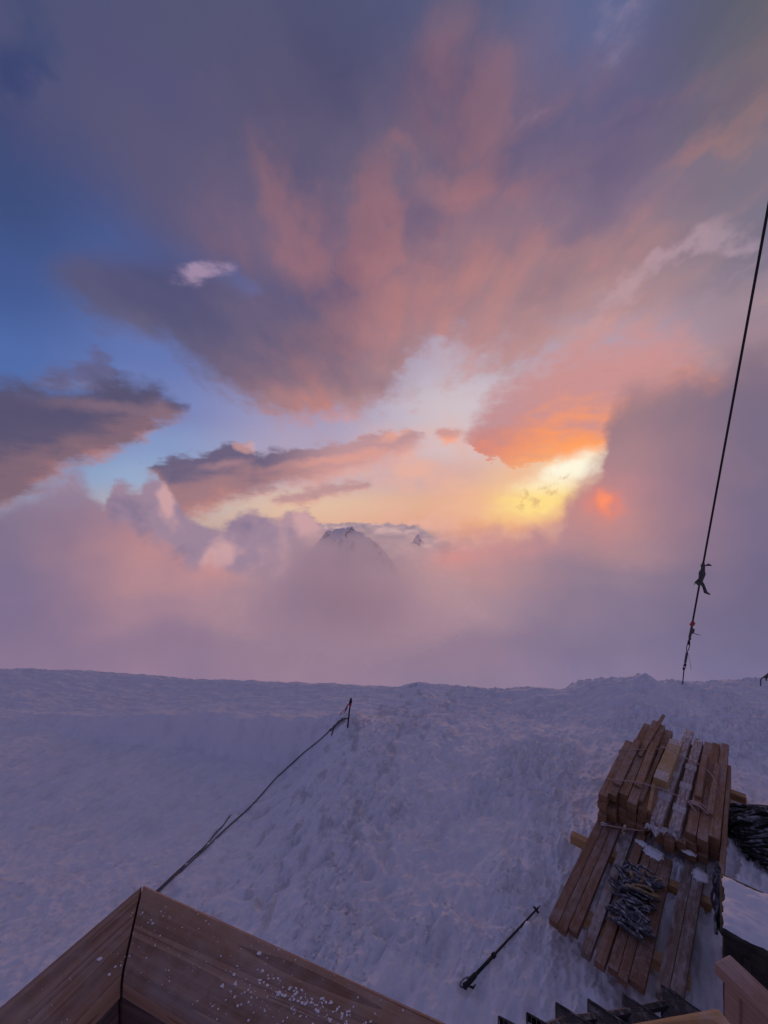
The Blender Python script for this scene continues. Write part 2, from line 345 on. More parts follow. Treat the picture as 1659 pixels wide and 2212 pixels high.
# ================================================================== helpers
def tag(o, label=None, cat=None, group=None, kind=None):
    if label: o['label'] = label
    if cat: o['category'] = cat
    if group: o['group'] = group
    if kind: o['kind'] = kind
    return o
def link(name, me, mat, parent=None, loc=None, rot=None, smooth=False):
    o = bpy.data.objects.new(name, me); COL.objects.link(o)
    if mat is not None and not me.materials: me.materials.append(mat)
    if parent: o.parent = parent
    if loc is not None: o.location = loc
    if rot is not None: o.rotation_euler = rot
    if smooth: me.shade_smooth()
    return o
def empty(name, loc, rz=0.0):
    o = bpy.data.objects.new(name, None); COL.objects.link(o)
    o.location = loc; o.rotation_euler = (0, 0, rz); o.empty_display_size = .1
    return o
def mesh(name, vs, fs):
    me = bpy.data.meshes.new(name); me.from_pydata([tuple(v) for v in vs], [], fs); me.update(); return me
def boxmesh(name, sx, sy, sz, bev=.003, seg=1):
    bm = bmesh.new(); bmesh.ops.create_cube(bm, size=1.0)
    bmesh.ops.scale(bm, vec=(sx, sy, sz), verts=bm.verts)
    if bev: bmesh.ops.bevel(bm, geom=list(bm.edges), offset=bev, segments=seg, affect='EDGES', profile=.6)
    me = bpy.data.meshes.new(name); bm.to_mesh(me); bm.free(); return me
class MB:
    def __init__(s): s.v = []; s.f = []
    def tube(s, pts, r, n=8, cap=True):
        pts = [Vector(p) for p in pts]; m = len(pts)
        rr = r if isinstance(r, (list, tuple)) else [r]*m
        up = Vector((0, 0, 1)); b0 = len(s.v); N = None
        for i, p in enumerate(pts):
            t = (pts[min(i+1, m-1)]-pts[max(i-1, 0)])
            t = t.normalized() if t.length > 1e-9 else Vector((0, 0, 1))
            if N is None: N = t.orthogonal().normalized()
            else:
                N = N-t*N.dot(t); N = N.normalized() if N.length > 1e-6 else t.orthogonal().normalized()
            B = t.cross(N)
            for k in range(n):
                a = 2*math.pi*k/n; s.v.append(p+(N*math.cos(a)+B*math.sin(a))*rr[i])
        for i in range(m-1):
            for k in range(n):
                a = b0+i*n+k; b = b0+i*n+(k+1) % n
                s.f.append((a, b, b+n, a+n))
        if cap:
            s.f.append(tuple(b0+k for k in reversed(range(n)))); s.f.append(tuple(b0+(m-1)*n+k for k in range(n)))
        return s
    def strip(s, pts, w, th=.002):
        """flat ribbon: pts = (centre, half-width vector)"""
        b = len(s.v)
        for p, q in pts:
            p = Vector(p); q = Vector(q); nn = Vector((0, .0, th))
            s.v += [p-q-nn, p+q-nn, p+q+nn, p-q+nn]
        for i in range(len(pts)-1):
            a = b+4*i
            for k in range(4): s.f.append((a+k, a+(k+1) % 4, a+4+(k+1) % 4, a+4+k))
        s.f += [(b+3, b+2, b+1, b), tuple(b+4*(len(pts)-1)+k for k in range(4))]
        return s
    def build(s, name, mat, parent=None, smooth=True, loc=None):
        o = link(name, mesh(name, s.v, s.f), mat, parent, loc, smooth=smooth); return o
def smoothpath(pts, n=6):
    pts = [Vector(p) for p in pts]; out = []
    for i in range(len(pts)-1):
        p0, p1, p2, p3 = pts[max(i-1, 0)], pts[i], pts[i+1], pts[min(i+2, len(pts)-1)]
        for k in range(n):
            t = k/n
            out.append(.5*((2*p1)+(p2-p0)*t+(2*p0-5*p1+4*p2-p3)*t*t+(3*p1-p0-3*p2+p3)*t**3))
    out.append(pts[-1]); return out
# numpy gradient noise
_rng = np.random.RandomState(11); _perm = _rng.permutation(512)
_ang = _rng.rand(512)*2*np.pi; _gx, _gy = np.cos(_ang), np.sin(_ang)
def pn(x, y):
    xi = np.floor(x).astype(int); yi = np.floor(y).astype(int); xf = x-xi; yf = y-yi
    def gr(ix, iy, fx, fy):
        h = _perm[(_perm[ix & 511]+iy) & 511]; return _gx[h]*fx+_gy[h]*fy
    u = xf*xf*xf*(xf*(xf*6-15)+10); v = yf*yf*yf*(yf*(yf*6-15)+10)
    a = gr(xi, yi, xf, yf); b = gr(xi+1, yi, xf-1, yf); c = gr(xi, yi+1, xf, yf-1); e = gr(xi+1, yi+1, xf-1, yf-1)
    return (a+(b-a)*u)+((c+(e-c)*u)-(a+(b-a)*u))*v
def fbm(x, y, o=4, g_=.5, l=2.03):
    s = 0; a = 1.0
    for i in range(o): s = s+a*pn(x+17.3*i, y-9.1*i); x = x*l; y = y*l; a *= g_
    return s
def sst(a, b, x):
    t = np.clip((x-a)/(b-a), 0, 1); return t*t*(3-2*t)
# ================================================================== materials
def mat(name):
    m = bpy.data.materials.new(name); m.use_nodes = True; m.node_tree.nodes.clear()
    gg = G(m.node_tree); b = gg.n('ShaderNodeBsdfPrincipled'); o = gg.n('ShaderNodeOutputMaterial')
    m.node_tree.links.new(b.outputs[0], o.inputs[0]); return m, gg, b
def bump(gg, b, h, strength=.3, dist=.01):
    n = gg.n('ShaderNodeBump'); n.inputs['Strength'].default_value = strength; n.inputs['Distance'].default_value = dist
    gg.put(n.inputs['Height'], h); gg.t.links.new(n.outputs[0], b.inputs['Normal'])
def wood(name, col, dark, frost=.25, rough=.75, scale=1.0, gr=(1.5, 26, 26), var=.25):
    m, q, b = mat(name)
    tc = q.n('ShaderNodeTexCoord').outputs['Object']; rnd = q.n('ShaderNodeObjectInfo').outputs['Random']
    off = q.xyz(q.mul(rnd, 37.0), q.mul(rnd, 11.0), q.mul(rnd, 23.0))
    p = q.v('ADD', q.v('SCALE', tc, scale), off)
    ring = q.noise(q.v('MULTIPLY', p, (gr[0]*.6, gr[1]*.45, gr[2]*.45)), 1.0, 3, .5, False, 1.2)
    grain = q.noise(q.v('MULTIPLY', p, (gr[0]*2, gr[1]*5, gr[2]*5)), 1.0, 4, .6)
    bands = q.m('FRACT', q.mul(ring, 7.0))
    f = q.mad(bands, .45, q.mul(grain, .75))
    c_ = q.mix(q.ss(.2, .95, f), dark, col)
    c_ = q.mix(q.mul(q.sub(rnd, .0), var), c_, q.v('MULTIPLY', c_, (.62, .58, .55)))
    kn = q.noise(q.v('MULTIPLY', p, (3, 9, 9)), 1.0, 2, .5)
    c_ = q.mix(q.ss(.74, .80, kn), c_, tuple(v*.35 for v in dark))
    gn = q.n('ShaderNodeNewGeometry').outputs['Normal']; nz = q.sep(gn)[2]
    fr = q.noise(p, 34.0, 5, .7); fr2 = q.noise(p, 5.0, 3, .5)
    fm = q.mul(q.ss(.15, .7, nz), q.mul(q.ss(.46, .70, q.mad(fr2, .5, q.mul(fr, .6))), frost))
    c_ = q.mix(fm, c_, (.74, .76, .82))
    q.put(b.inputs['Base Color'], c_); b.inputs['Roughness'].default_value = rough
    b.inputs['Specular IOR Level'].default_value = .3
    bump(q, b, q.mad(grain, .7, q.mul(fr, .4)), .35, .004)
    return m
def plain(name, col, rough=.6, metal=0.0, var=.35, scale=30.0, frost=0.0, bs=.3):
    m, q, b = mat(name)
    tc = q.n('ShaderNodeTexCoord').outputs['Object']
    nn = q.noise(tc, scale, 5, .6)
    c_ = q.mix(q.ss(.35, .7, nn), tuple(v*(1-var) for v in col), tuple(min(1, v*(1+var)) for v in col))
    if frost:
        nz = q.sep(q.n('ShaderNodeNewGeometry').outputs['Normal'])[2]
        c_ = q.mix(q.mul(q.ss(.2, .8, nz), q.mul(q.ss(.45, .68, q.noise(tc, scale*.6, 4, .65)), frost)), c_, (.74, .76, .82))
    q.put(b.inputs['Base Color'], c_); b.inputs['Roughness'].default_value = rough; b.inputs['Metallic'].default_value = metal
    bump(q, b, nn, bs, .003); return m
M = {}
M['lumber'] = wood('sawn_lumber', (.40, .225, .125), (.22, .115, .06), .20, .75, 1.0, (1.5, 26, 26), .5)
M['plank'] = wood('plank_wood', (.31, .175, .105), (.18, .095, .056), .20, .75, 1.0, (1.5, 26, 26), .5)
M['grey_plank'] = wood('weathered_plank', (.25, .18, .145), (.15, .105, .085), .35)
M['bearer'] = wood('bearer_wood', (.60, .36, .16), (.40, .22, .09), .2)
M['rail'] = wood('larch_rail', (.38, .235, .15), (.19, .105, .068), .14, .7, 1.0, (1.1, 30, 30), .12)
M['rail_dark'] = wood('stained_boards', (.16, .10, .09), (.075, .05, .045), .12, .6)
M['rail_pale'] = wood('handrail_wood', (.50, .31, .225), (.36, .20, .14), .18)
M['carton'] = plain('brown_carton', (.50, .33, .15), .8, 0, .12, 18, .2)
M['black'] = plain('black_plastic', (.014, .014, .016), .8, 0, .3, 60)
M['dark_metal'] = plain('galvanised_dark_metal', (.05, .05, .055), .55, .6, .35, 40, .25)
def checkermat():
    m, q, b = mat('checker_plate_steel')
    tc = q.n('ShaderNodeTexCoord').outputs['Object']; x_, y_, z_ = q.sep(tc)
    a = q.m('SINE', q.mul(q.add(x_, y_), 260.0)); b2 = q.m('SINE', q.mul(q.sub(x_, y_), 260.0)); hgt = q.ss(.1, .7, q.mul(a, b2))
    nn = q.noise(tc, 22.0, 5, .65)
    q.put(b.inputs['Base Color'], q.mix(q.ss(.45, .7, nn), (.045, .045, .05), (.16, .16, .18))); b.inputs['Roughness'].default_value = .6; b.inputs['Metallic'].default_value = .5
    bump(q, b, hgt, .8, .004); return m
M['checker'] = checkermat()
M['steel'] = plain('worn_steel', (.14, .14, .15), .45, .8, .4, 50, .15)
M['rope'] = plain('grey_rope', (.13, .115, .115), .85, 0, .4, 160, .2)
M['cord'] = plain('pale_cord', (.50, .34, .30), .85, 0, .25, 120, .2)
M['sling'] = plain('dark_blue_webbing', (.075, .075, .095), .8, 0, .5, 40, .55)
M['sling_tan'] = plain('tan_webbing', (.30, .20, .09), .8, 0, .3, 60, .3)
M['tarp'] = plain('black_netting', (.016, .015, .017), .8, 0, .6, 22, .42)
M['crate'] = plain('dark_green_crate', (.030, .028, .016), .7, 0, .5, 12, .06)
M['red'] = plain('red_ribbon', (.45, .05, .06), .7, 0, .3, 40)
M['rag'] = plain('grey_rag', (.085, .095, .085), .9, 0, .4, 60)
M['rock'] = plain('dark_rock', (.10, .09, .09), .9, 0, .5, .02)
def snowmat():
    m, q, b = mat('wind_packed_snow')
    tc = q.n('ShaderNodeTexCoord').outputs['Object']
    x_, y_, z_ = q.sep(tc)
    n1 = q.noise(q.v('MULTIPLY', tc, (1, 1, 1)), 9.0, 6, .62); n2 = q.noise(tc, 60.0, 5, .65); n3 = q.noise(tc, 1.4, 4, .55)
    # old grey crust showing through along the rope and in scoured patches
    n4 = q.noise(q.v('MULTIPLY', tc, (1.7, 1.0, 1.0)), 3.1, 5, .62)
    near = q.ss(1.7, .2, q.m('ABSOLUTE', q.add(x_, q.mul(q.sub(6.2, y_), .42))))
    g1 = q.mul(q.ss(.50, .64, n4), q.mad(near, .55, .16))
    g1 = q.m('MAXIMUM', g1, q.mul(q.ss(.62, .74, n1), .22))
    c_ = q.mix(g1, (.89, .89, .93), (.55, .53, .55))
    c_ = q.mix(q.mul(q.ss(.35, .65, n3), .25), c_, q.v('MULTIPLY', c_, (.86, .87, .90)))
    q.put(b.inputs['Base Color'], c_); b.inputs['Roughness'].default_value = .62
    b.inputs['Specular IOR Level'].default_value = .25
    bump(q, b, q.mad(n2, .35, n1), .5, .03)
    return m
M['snow'] = snowmat()
def puresnow():
    m, q, b = mat('fresh_snow')
    tc = q.n('ShaderNodeTexCoord').outputs['Object']; n2 = q.noise(tc, 40.0, 5, .65)
    b.inputs['Base Color'].default_value = (.84, .85, .88, 1); b.inputs['Roughness'].default_value = .6
    bump(q, b, n2, .5, .01); return m
M['fresh'] = puresnow()
def film():
    m, q, b = mat('clear_wrap_film')
    tc = q.n('ShaderNodeTexCoord').outputs['Object']
    n = q.noise(q.v('MULTIPLY', tc, (9, 60, 60)), 1.0, 4, .6)
    q.put(b.inputs['Base Color'], (.80, .80, .84)); b.inputs['Roughness'].default_value = .28
    q.put(b.inputs['Alpha'], q.ss(.35, .75, n, True, .18, .62))
    bump(q, b, n, .6, .006); return m
M['film'] = film()
# ================================================================== snow ground
CREST = [(-900,1440),(0,1450),(170,1454),(400,1473),(620,1480),(850,1491),(915,1480),(1000,1492),(1100,1498),(1160,1491),(1240,1496),(1280,1478),(1390,1470),(1450,1479),(1540,1482),(1659,1474),(2600,1470)]
_cx = np.array([c_[0] for c_ in CREST], float); _cy = np.array([c_[1] for c_ in CREST], float)
PO = Vector((1.2255, 2.864, 0)); PA = R(43.5)
E1 = Vector((math.sin(PA), math.cos(PA), 0)); E2 = Vector((math.cos(PA), -math.sin(PA), 0))
_pr = random.Random(77); _pits = []
for _ in range(170):
    py_ = 2.0+4.2*_pr.random()**.8; px_ = -1.0+.35*(py_-5)+_pr.random()*3.2
    if (px_-PO.x)*E2.x+(py_-PO.y)*E2.y > -.15 and py_ > 2.6: continue
    _pits.append((px_, py_, R(_pr.gauss(40, 35)), _pr.uniform(.07, .15), _pr.uniform(.035, .06), _pr.uniform(.012, .035)))
def PITS(x, y):
    o = np.zeros(x.shape)
    for cx_, cy_, an, la, lb_, dp in _pits:
        m_ = (np.abs(x-cx_) < .4) & (np.abs(y-cy_) < .4)
        if not m_.any(): continue
        xx = x[m_]-cx_; yy = y[m_]-cy_; u = (xx*math.sin(an)+yy*math.cos(an))/la; v = (xx*math.cos(an)-yy*math.sin(an))/lb_
        q = u*u+v*v; o[m_] += dp*(np.exp(-q**1.5)-.45*np.exp(-((np.sqrt(q)-1.45)/.35)**2))
    return o
def height(x, y, detail=True):
    x = np.asarray(x, float); y = np.asarray(y, float)
    s = (x-PO.x)*E1.x+(y-PO.y)*E1.y; t = (x-PO.x)*E2.x+(y-PO.y)*E2.y
    base = .10+.28*np.exp(-((s-1.3)/1.7)**2-((t-.8)/1.2)**2)+.06*sst(3.5, 1.0, y)
    base = base+.05*fbm(x*.55+3, y*.55, 3)
    yc = 8.6-1.0*sst(-3, 3.5, x)+.25*np.sin(x*.9)
    pxs = CX+F*x/np.maximum(yc, .1)
    zc = H-(np.interp(pxs, _cx, _cy)-CY)/F*yc
    k = sst(0, 1, np.clip((y-5.2)/(yc-5.2), 0, 1))
    z = base*(1-k)+zc*k
    # wind scoop left of the rope, below the lip of the drift
    lip = 6.5+.14*np.sin(x*1.1)+.30*pn(x*.8, x*0+2.0)+.12*pn(x*2.3, x*0+6.0)
    wx = sst(-.35, -1.5, x)*(1-.75*sst(-3.6, -6.0, x))*(.75+.9*pn(x*.55+3, x*0+1.5))
    sc = sst(lip+.05, lip-.30, y)*sst(2.0, 5.4, y)
    z = z-.50*wx*sc
    z = z+.07*wx*np.exp(-((y-lip-.1)/.25)**2)
    z = z+.17*np.exp(-((x+.62)/.42)**2-((y-6.25)/.35)**2)
    z = z+.10*np.exp(-((x+.75+.42*(5.9-y))/.5)**2)*sst(3.0, 4.6, y)*sst(6.6, 5.9, y)
    over = np.maximum(y-yc, 0)
    z = z-.55*over**1.6
    if detail:
        ca, sa = math.cos(R(52)), math.sin(R(52))
        a = x*ca+y*sa; b = -x*sa+y*ca
        wq = .5*fbm(x*.9, y*.9+7, 3)
        rough = (.25+.75*sst(-1.4, .3, x+.25*(y-5)*-1.0+wq))*(.22+.78*sst(-.20, .18, fbm(x*.75+11, y*.75, 3)))*(1-.5*sst(3.3, 2.3, y))
        calm = sst(5.6, 7.4, y)
        rg = fbm(a*2.0+wq, b*5.2+wq, 4, .55)
        rid = (.5-np.abs(rg))*.075
        ch = fbm(a*3.8+2*wq, b*9.5, 4, .55)*.048
        sc2 = np.maximum(.10-np.abs(fbm(a*4.2+wq, b*10.5+5, 4, .6)), 0)*.30
        pit = np.minimum(fbm(a*4.5+wq, b*8.5, 3, .55)+.16, 0)*.06
        lump = np.maximum(fbm(a*3.2, b*5.6, 3)-.12, 0)*.08
        z = z+(rid*1.5+ch+lump+sc2+pit)*rough*(1-.45*calm)
        z = z+(fbm(x*1.3+5, y*5.5, 4)*.045)*calm+fbm(x*2.2+9, y*9.5, 3)*.022*calm
        sl = fbm(a*1.3+.6*wq, b*4.2+3, 4, .55)
        z = z+(np.minimum(sl, .08)*.11+fbm(a*4.2, b*12.0+3, 4, .6)*.030+np.maximum(pn(a*1.1+4, b*2.6)-.1, 0)*.12)*(1-.8*rough)*(1-calm*.5)
        z = z+fbm(a*13+wq, b*26, 3, .6)*.007
        z = z-PITS(x, y)
        # lumps thrown up along the edge on the right
        for (cx_, w_, h_) in [(1388, .16, .10), (1160, .10, .05), (915, .22, .06), (1520, .2, .05), (700, .3, .03)]:
            z = z+h_*np.exp(-((x-(cx_-CX)/F*7.5)/w_)**2-((y-7.45)/.25)**2)
    return z
_hx = np.arange(-7.5, 7.5, .025); _hy = np.arange(.2, 10.5, .025)
_hg = height(*np.meshgrid(_hx, _hy)).tolist()
def hz(x, y):
    fx = min(max((x+7.5)/.025, 0), len(_hx)-1.01); fy = min(max((y-.2)/.025, 0), len(_hy)-1.01)
    i, j = int(fx), int(fy); u, v = fx-i, fy-j; a, b = _hg[j], _hg[j+1]
    return (a[i]*(1-u)+a[i+1]*u)*(1-v)+(b[i]*(1-u)+b[i+1]*u)*v
def hit(px, py, lift=0.0):
    d_ = direction(px, py); lo_ = .8; Y = .8
    while Y < 12:
        if H+d_.z*Y < hz(d_.x*Y, Y)+lift: break
        lo_ = Y; Y += .06
    a, b = lo_, Y
    for _ in range(14):
        m_ = (a+b)/2
        if H+d_.z*m_ < hz(d_.x*m_, m_)+lift: b = m_
        else: a = m_
    return Vector((d_.x*a, a, H+d_.z*a))
NY, NX = 720, 860
vv = np.linspace(0, 1, NY)
ys = np.concatenate([-1.5+(1.6+1.5)*np.linspace(0, 1, 30, endpoint=False), 1.6+(9.4-1.6)*(.55*vv+.45*vv**2), 9.6+np.cumsum(np.geomspace(.2, 6, 24))])
uu = np.linspace(-1, 1, NX)
Yg = np.repeat(ys[:, None], NX, 1); Xg = uu[None, :]*(1.35*np.clip(Yg, 1.0, 14)+1.4)
Zg = height(Xg, Yg)
ny = len(ys)
me = bpy.data.meshes.new('snow_ground')
co = np.stack([Xg, Yg, Zg], -1).reshape(-1, 3)
ii = (np.arange(ny-1)[:, None]*NX+np.arange(NX-1)[None, :]).reshape(-1)
quads = np.stack([ii, ii+1, ii+NX+1, ii+NX], -1)
me.vertices.add(len(co)); me.vertices.foreach_set('co', co.astype(np.float32).ravel())
me.loops.add(quads.size); me.loops.foreach_set('vertex_index', quads.astype(np.int32).ravel())
me.polygons.add(len(quads)); me.polygons.foreach_set('loop_start', np.arange(0, quads.size, 4, dtype=np.int32))
me.update(calc_edges=True); me.validate()
tag(link('snow_ground', me, M['snow'], smooth=True), kind='structure')
# ================================================================== far peak and valley fog
def peak(name, px, py, Y, rx, hgt, seed, n=80, sharp=1.0, rug=1.0):
    """a ridged summit: polar sheet, steep faces broken by ribs and gullies"""
    p = at(px, py, Y); vs = [tuple(p)]; fs = []; m_ = 96
    for j in range(1, n):
        for i in range(m_):
            a = 2*math.pi*i/m_; rr = j/(n-1); u, v = math.cos(a)*rr, math.sin(a)*rr
            rid = abs(math.sin(a*2.0+seed+.9*rr))*.20*rr*rug
            nz_ = mnoise.fractal(Vector((u*2.6+seed, v*2.6, seed)), 1.0, 2.0, 6)*.13*rug*rr**.6
            vs.append((p.x+u*rx*(1+.25*(u < 0)), p.y+v*rx, p.z-hgt*(rr**sharp*.86+rid-nz_)))
    for i in range(m_): fs.append((0, 1+i, 1+(i+1) % m_))
    for j in range(n-2):
        for i in range(m_):
            a, b = 1+j*m_+i, 1+j*m_+(i+1) % m_; fs.append((a, a+m_, b+m_, b))
    return mesh(name, vs, fs)
def peakmat():
    m, q, b = mat('snow_and_rock')
    geo = q.n('ShaderNodeNewGeometry'); nz_ = q.sep(geo.outputs['Normal'])[2]
    tc = q.n('ShaderNodeTexCoord').outputs['Object']
    n1 = q.noise(q.v('MULTIPLY', tc, (1, 1, .4)), .026, 6, .66)
    f = q.ss(.42, .36, q.mad(q.sub(n1, .5), 1.1, nz_))
    q.put(b.inputs['Base Color'], q.mix(f, (.86, .85, .90), (.10, .09, .095))); b.inputs['Roughness'].default_value = .8
    return m
M['peak'] = peakmat()
def ridge(name, px, py, Y, segs, slope, n=150, ext=(330, 300)):
    """mountain crest: distance to a branching ridge line plus eroded detail"""
    p = at(px, py, Y); gx, gy = np.meshgrid(np.linspace(-ext[0], ext[0], n), np.linspace(-ext[1], ext[1], n)); zz = np.full(gx.shape, -1e9)
    wx_ = gx+28*fbm(gx*.012, gy*.012+5, 4); wy_ = gy+28*fbm(gx*.012+9, gy*.012, 4)
    for (a, b) in segs:
        ax_, ay, az_ = a; bx_, by, bz_ = b; dx_, dy_ = bx_-ax_, by-ay
        t = np.clip(((wx_-ax_)*dx_+(wy_-ay)*dy_)/(dx_*dx_+dy_*dy_), 0, 1)
        zz = np.maximum(zz, az_+(bz_-az_)*t-slope*np.hypot(wx_-ax_-dx_*t, wy_-ay-dy_*t))
    zz = zz+13*fbm(gx*.02, gy*.02, 5, .55)-16*np.abs(fbm(gx*.035+3, gy*.035, 4, .5))
    vs = np.stack([gx+p.x, gy+p.y, zz+p.z], -1).reshape(-1, 3)
    fs = [(q_*n+k, q_*n+k+1, (q_+1)*n+k+1, (q_+1)*n+k) for q_ in range(n-1) for k in range(n-1)]
    return mesh(name, vs.tolist(), fs)
tag(link('mountain_peak', ridge('mountain_peak', 760, 1136, 2600, [((-190, 60, -46), (-70, 20, -14)), ((-70, 20, -14), (0, 0, -4)), ((0, 0, -4), (70, -50, -52)), ((70, -50, -52), (210, -140, -235)), ((-70, 20, -14), (-90, -170, -200)), ((0, 0, -4), (60, -190, -210)), ((0, 0, -4), (170, 120, -120))], 1.35), M['peak'], smooth=True), kind='structure')
tag(link('rock_tower', peak('rock_tower', 903, 1154, 3000, 42, 70, 4.1, 40, 1.3, 1.4), M['peak'], smooth=True), kind='structure')
def fogmat(dens, an, seed):
    """fog puff: thick at heart, thinning out in wisps towards its rim"""
    m = bpy.data.materials.new('valley_fog'); m.use_nodes = True; m.node_tree.nodes.clear(); q = G(m.node_tree)
    tc = q.n('ShaderNodeTexCoord').outputs['Object']
    ln = q.n('ShaderNodeVectorMath', operation='LENGTH'); q.put(ln.inputs[0], tc)
    nn = q.noise(q.v('MULTIPLY_ADD', tc, (2.6, 1.6, 1.6), (seed, 0, 0)), 1.6, 4, .55)
    f = q.ss(1.0, .25, q.mad(q.sub(nn, .5), -.9, ln.outputs['Value']))
    f = q.mul(f, q.ss(1.0, .85, ln.outputs['Value']))
    v_ = q.n('ShaderNodeVolumePrincipled'); v_.inputs['Color'].default_value = (1.0, .99, .99, 1); q.put(v_.inputs['Density'], q.mul(f, dens))
    v_.inputs['Anisotropy'].default_value = an
    o = q.n('ShaderNodeOutputMaterial'); m.node_tree.links.new(v_.outputs[0], o.inputs['Volume']); return m
def fogbank(px, py, Y, rx, ry, rz, seed, dens, lb):
    bm = bmesh.new(); bmesh.ops.create_icosphere(bm, subdivisions=3, radius=1.0)
    me_ = bpy.data.meshes.new('fog_bank'); bm.to_mesh(me_); bm.free()
    o = link('fog_bank', me_, fogmat(dens, .92, seed), None, at(px, py, Y)); o.scale = (rx, ry, rz)
    return tag(o, lb, 'fog', kind='stuff')
fogbank(755, 1303, 800, 300, 130, 140, 1.0, .042, 'drifting fog bank lapping at the foot of the snow peak')
fogbank(775, 1185, 900, 260, 90, 62, 4.0, .012, 'thin mist veiling the snow peak and the rock tower')
fogbank(672, 1205, 850, 95, 60, 62, 8.0, .022, 'puff of fog draped over the far flank of the snow peak')
# ================================================================== balcony railing (close to the viewer)
ZR = H-.65
cO = on(309.2, 1904.3, ZR); cI = on(262.9, 2111.6, ZR)
dR = (on(988, 2212, ZR)-cO).normalized(); dL = (on(0, 2167, ZR)-cO).normalized()
rail = tag(empty('balcony_railing', (cO.x, cO.y, 1.72)), 'brown larch balcony railing whose mitred corner is dusted with snow crumbs', 'railing')
def capboard(name, o, i_, dr, L, th, other):
    """mitred board from the corner, inner edge rounded"""
    n_in = (i_-o); n_in = (n_in-dr*n_in.dot(dr)); w = n_in.length; n_in.normalize()
    o2, i2 = o+dr*.0008, i_+dr*.0008
    up = Vector((0, 0, 1)); prof = []
    rd = .012
    ring0 = []; ring1 = []
    def pt(fr, z, end):
        a = o2.lerp(i2, fr) if end == 0 else (o+n_in*w*fr+dr*L)
        return Vector((a.x, a.y, ZR+z))
    P = [(0.0, -.006), (.06, 0.0), (.88, 0.0)]+[(.88+.12*math.sin(R(a)), -rd+rd*math.cos(R(a))) for a in (25, 50, 75, 90)]+[(1.0, -th), (0.0, -th)]
    vs = [pt(f_, z, 0) for f_, z in P]+[pt(f_, z, 1) for f_, z in P]; n = len(P)
    fs = [(k, (k+1) % n, n+(k+1) % n, n+k) for k in range(n)]+[tuple(reversed(range(n))), tuple(range(n, 2*n))]
    # local frame along the board so that the grain follows it
    ang = math.atan2(dr.y, dr.x); mt = Matrix.Translation(o) @ Matrix.Rotation(ang, 4, 'Z'); inv = mt.inverted()
    me_ = mesh(name, [inv @ v for v in vs], fs)
    bm = bmesh.new(); bm.from_mesh(me_); bmesh.ops.recalc_face_normals(bm, faces=bm.faces); bm.to_mesh(me_); bm.free()
    ob = link(name, me_, M['rail'], rail); ob.matrix_world = mt
    ob.location = o-rail.location; ob.rotation_euler = (0, 0, ang)
    return n_in, w
gap = Vector((0, 0, 0))
nR, wR = capboard('cap_board', cO+dR*.0016, cI+dR*.0016, dR, 1.05, .026, None)
nL, wL = capboard('cap_board', cO+dL*.0016, cI+dL*.0016, dL, 1.15, .026, None)
def railbox(name, p0, dr, nn, L, w, off, z0, z1, m):
    me_ = boxmesh(name, L, w, z1-z0, .003)
    c_ = p0+dr*(L/2)+nn*(off+w/2)
    ob = link(name, me_, m, rail, Vector((c_.x, c_.y, (z0+z1)/2))-rail.location, (0, 0, math.atan2(dr.y, dr.x))); return ob
z_ = ZR-.0265
for k in range(7):                      # boards below the cap, both sides of the corner
    zb = z_-.142*(k+1)
    railbox('panel_board', Vector((cI.x, cI.y, 0))-nR*.001+dR*(-.024), dR, nR, 1.0, .022, -.024, zb+.003, zb+.139, M['rail_dark'])
    railbox('panel_board', Vector((cI.x, cI.y, 0))-nL*.001+dL*.000, dL, nL, 1.05, .022, -.024, zb+.003, zb+.139, M['rail_dark'])
railbox('corner_post', Vector((cO.x, cO.y, 0))+dR*.012+nR*.012, dR, nR, .045, .045, 0, .06, z_-.001, M['rail_dark'])
# floor of the balcony behind the railing
fl = tag(empty('balcony_floor', (0, -.35, 1.70)), kind='structure')
for k in range(9):
    link('floor_plank', boxmesh('floor_plank', 1.5, .13, .03, .003), M['rail_dark'], fl, (.12, .62-.134*k-.25*0, -.0), (0, 0, 0))
# loose snow on the cap boards
cr = MB(); random.seed(3)
def crumb(p, r_, sq=1.0):
    b0 = len(cr.v)
    q0 = [(1, 0, 0), (-1, 0, 0), (0, 1, 0), (0, -1, 0), (0, 0, 1), (0, 0, -.3)]
    bm = bmesh.new(); bmesh.ops.create_icosphere(bm, subdivisions=1, radius=r_)
    rz_ = random.random()*6
    for v in bm.verts:
        k = random.uniform(.65, 1.3); cr.v.append(p+Vector((v.co.x*k*sq, v.co.y*k, max(v.co.z*k*.55, -.2*r_)+.2*r_)))
    bm.verts.index_update()
    for f_ in bm.faces: cr.f.append(tuple(b0+v.index for v in f_.verts))
    bm.free()
def onrail(px, py): return on(px, py, ZR)
for _ in range(120):                   # the dense scatter
    px, py = random.gauss(640, 85), random.gauss(2135, 48)
    if px*.489+1795 > py-20: py = px*.489+1795+random.uniform(22, 60)
    if py > 2225: continue
    crumb(onrail(px, py), random.choice([.0005, .0007, .001, .0013, .0018]), random.uniform(.8, 1.8))
    if random.random() < .5: crumb(onrail(px+random.gauss(0, 5), py+random.gauss(0, 5)), random.uniform(.0006, .0018))
for _ in range(520):
    a, b = random.random()**1.2*1.0, random.uniform(.05, .92)
    p = cO+dR*(a+.02)+nR*wR*b+dR*(0 if b < .1 else b*.03); p.z = ZR
    crumb(p, random.choice([.0003, .0004, .0005, .0007, .0012]))
for _ in range(60):
    a, b = random.uniform(.1, .5), random.uniform(.05, .9)
    p = cO+dL*a+nL*wL*b; p.z = ZR; crumb(p, random.choice([.0003, .0005, .0007, .0011]))
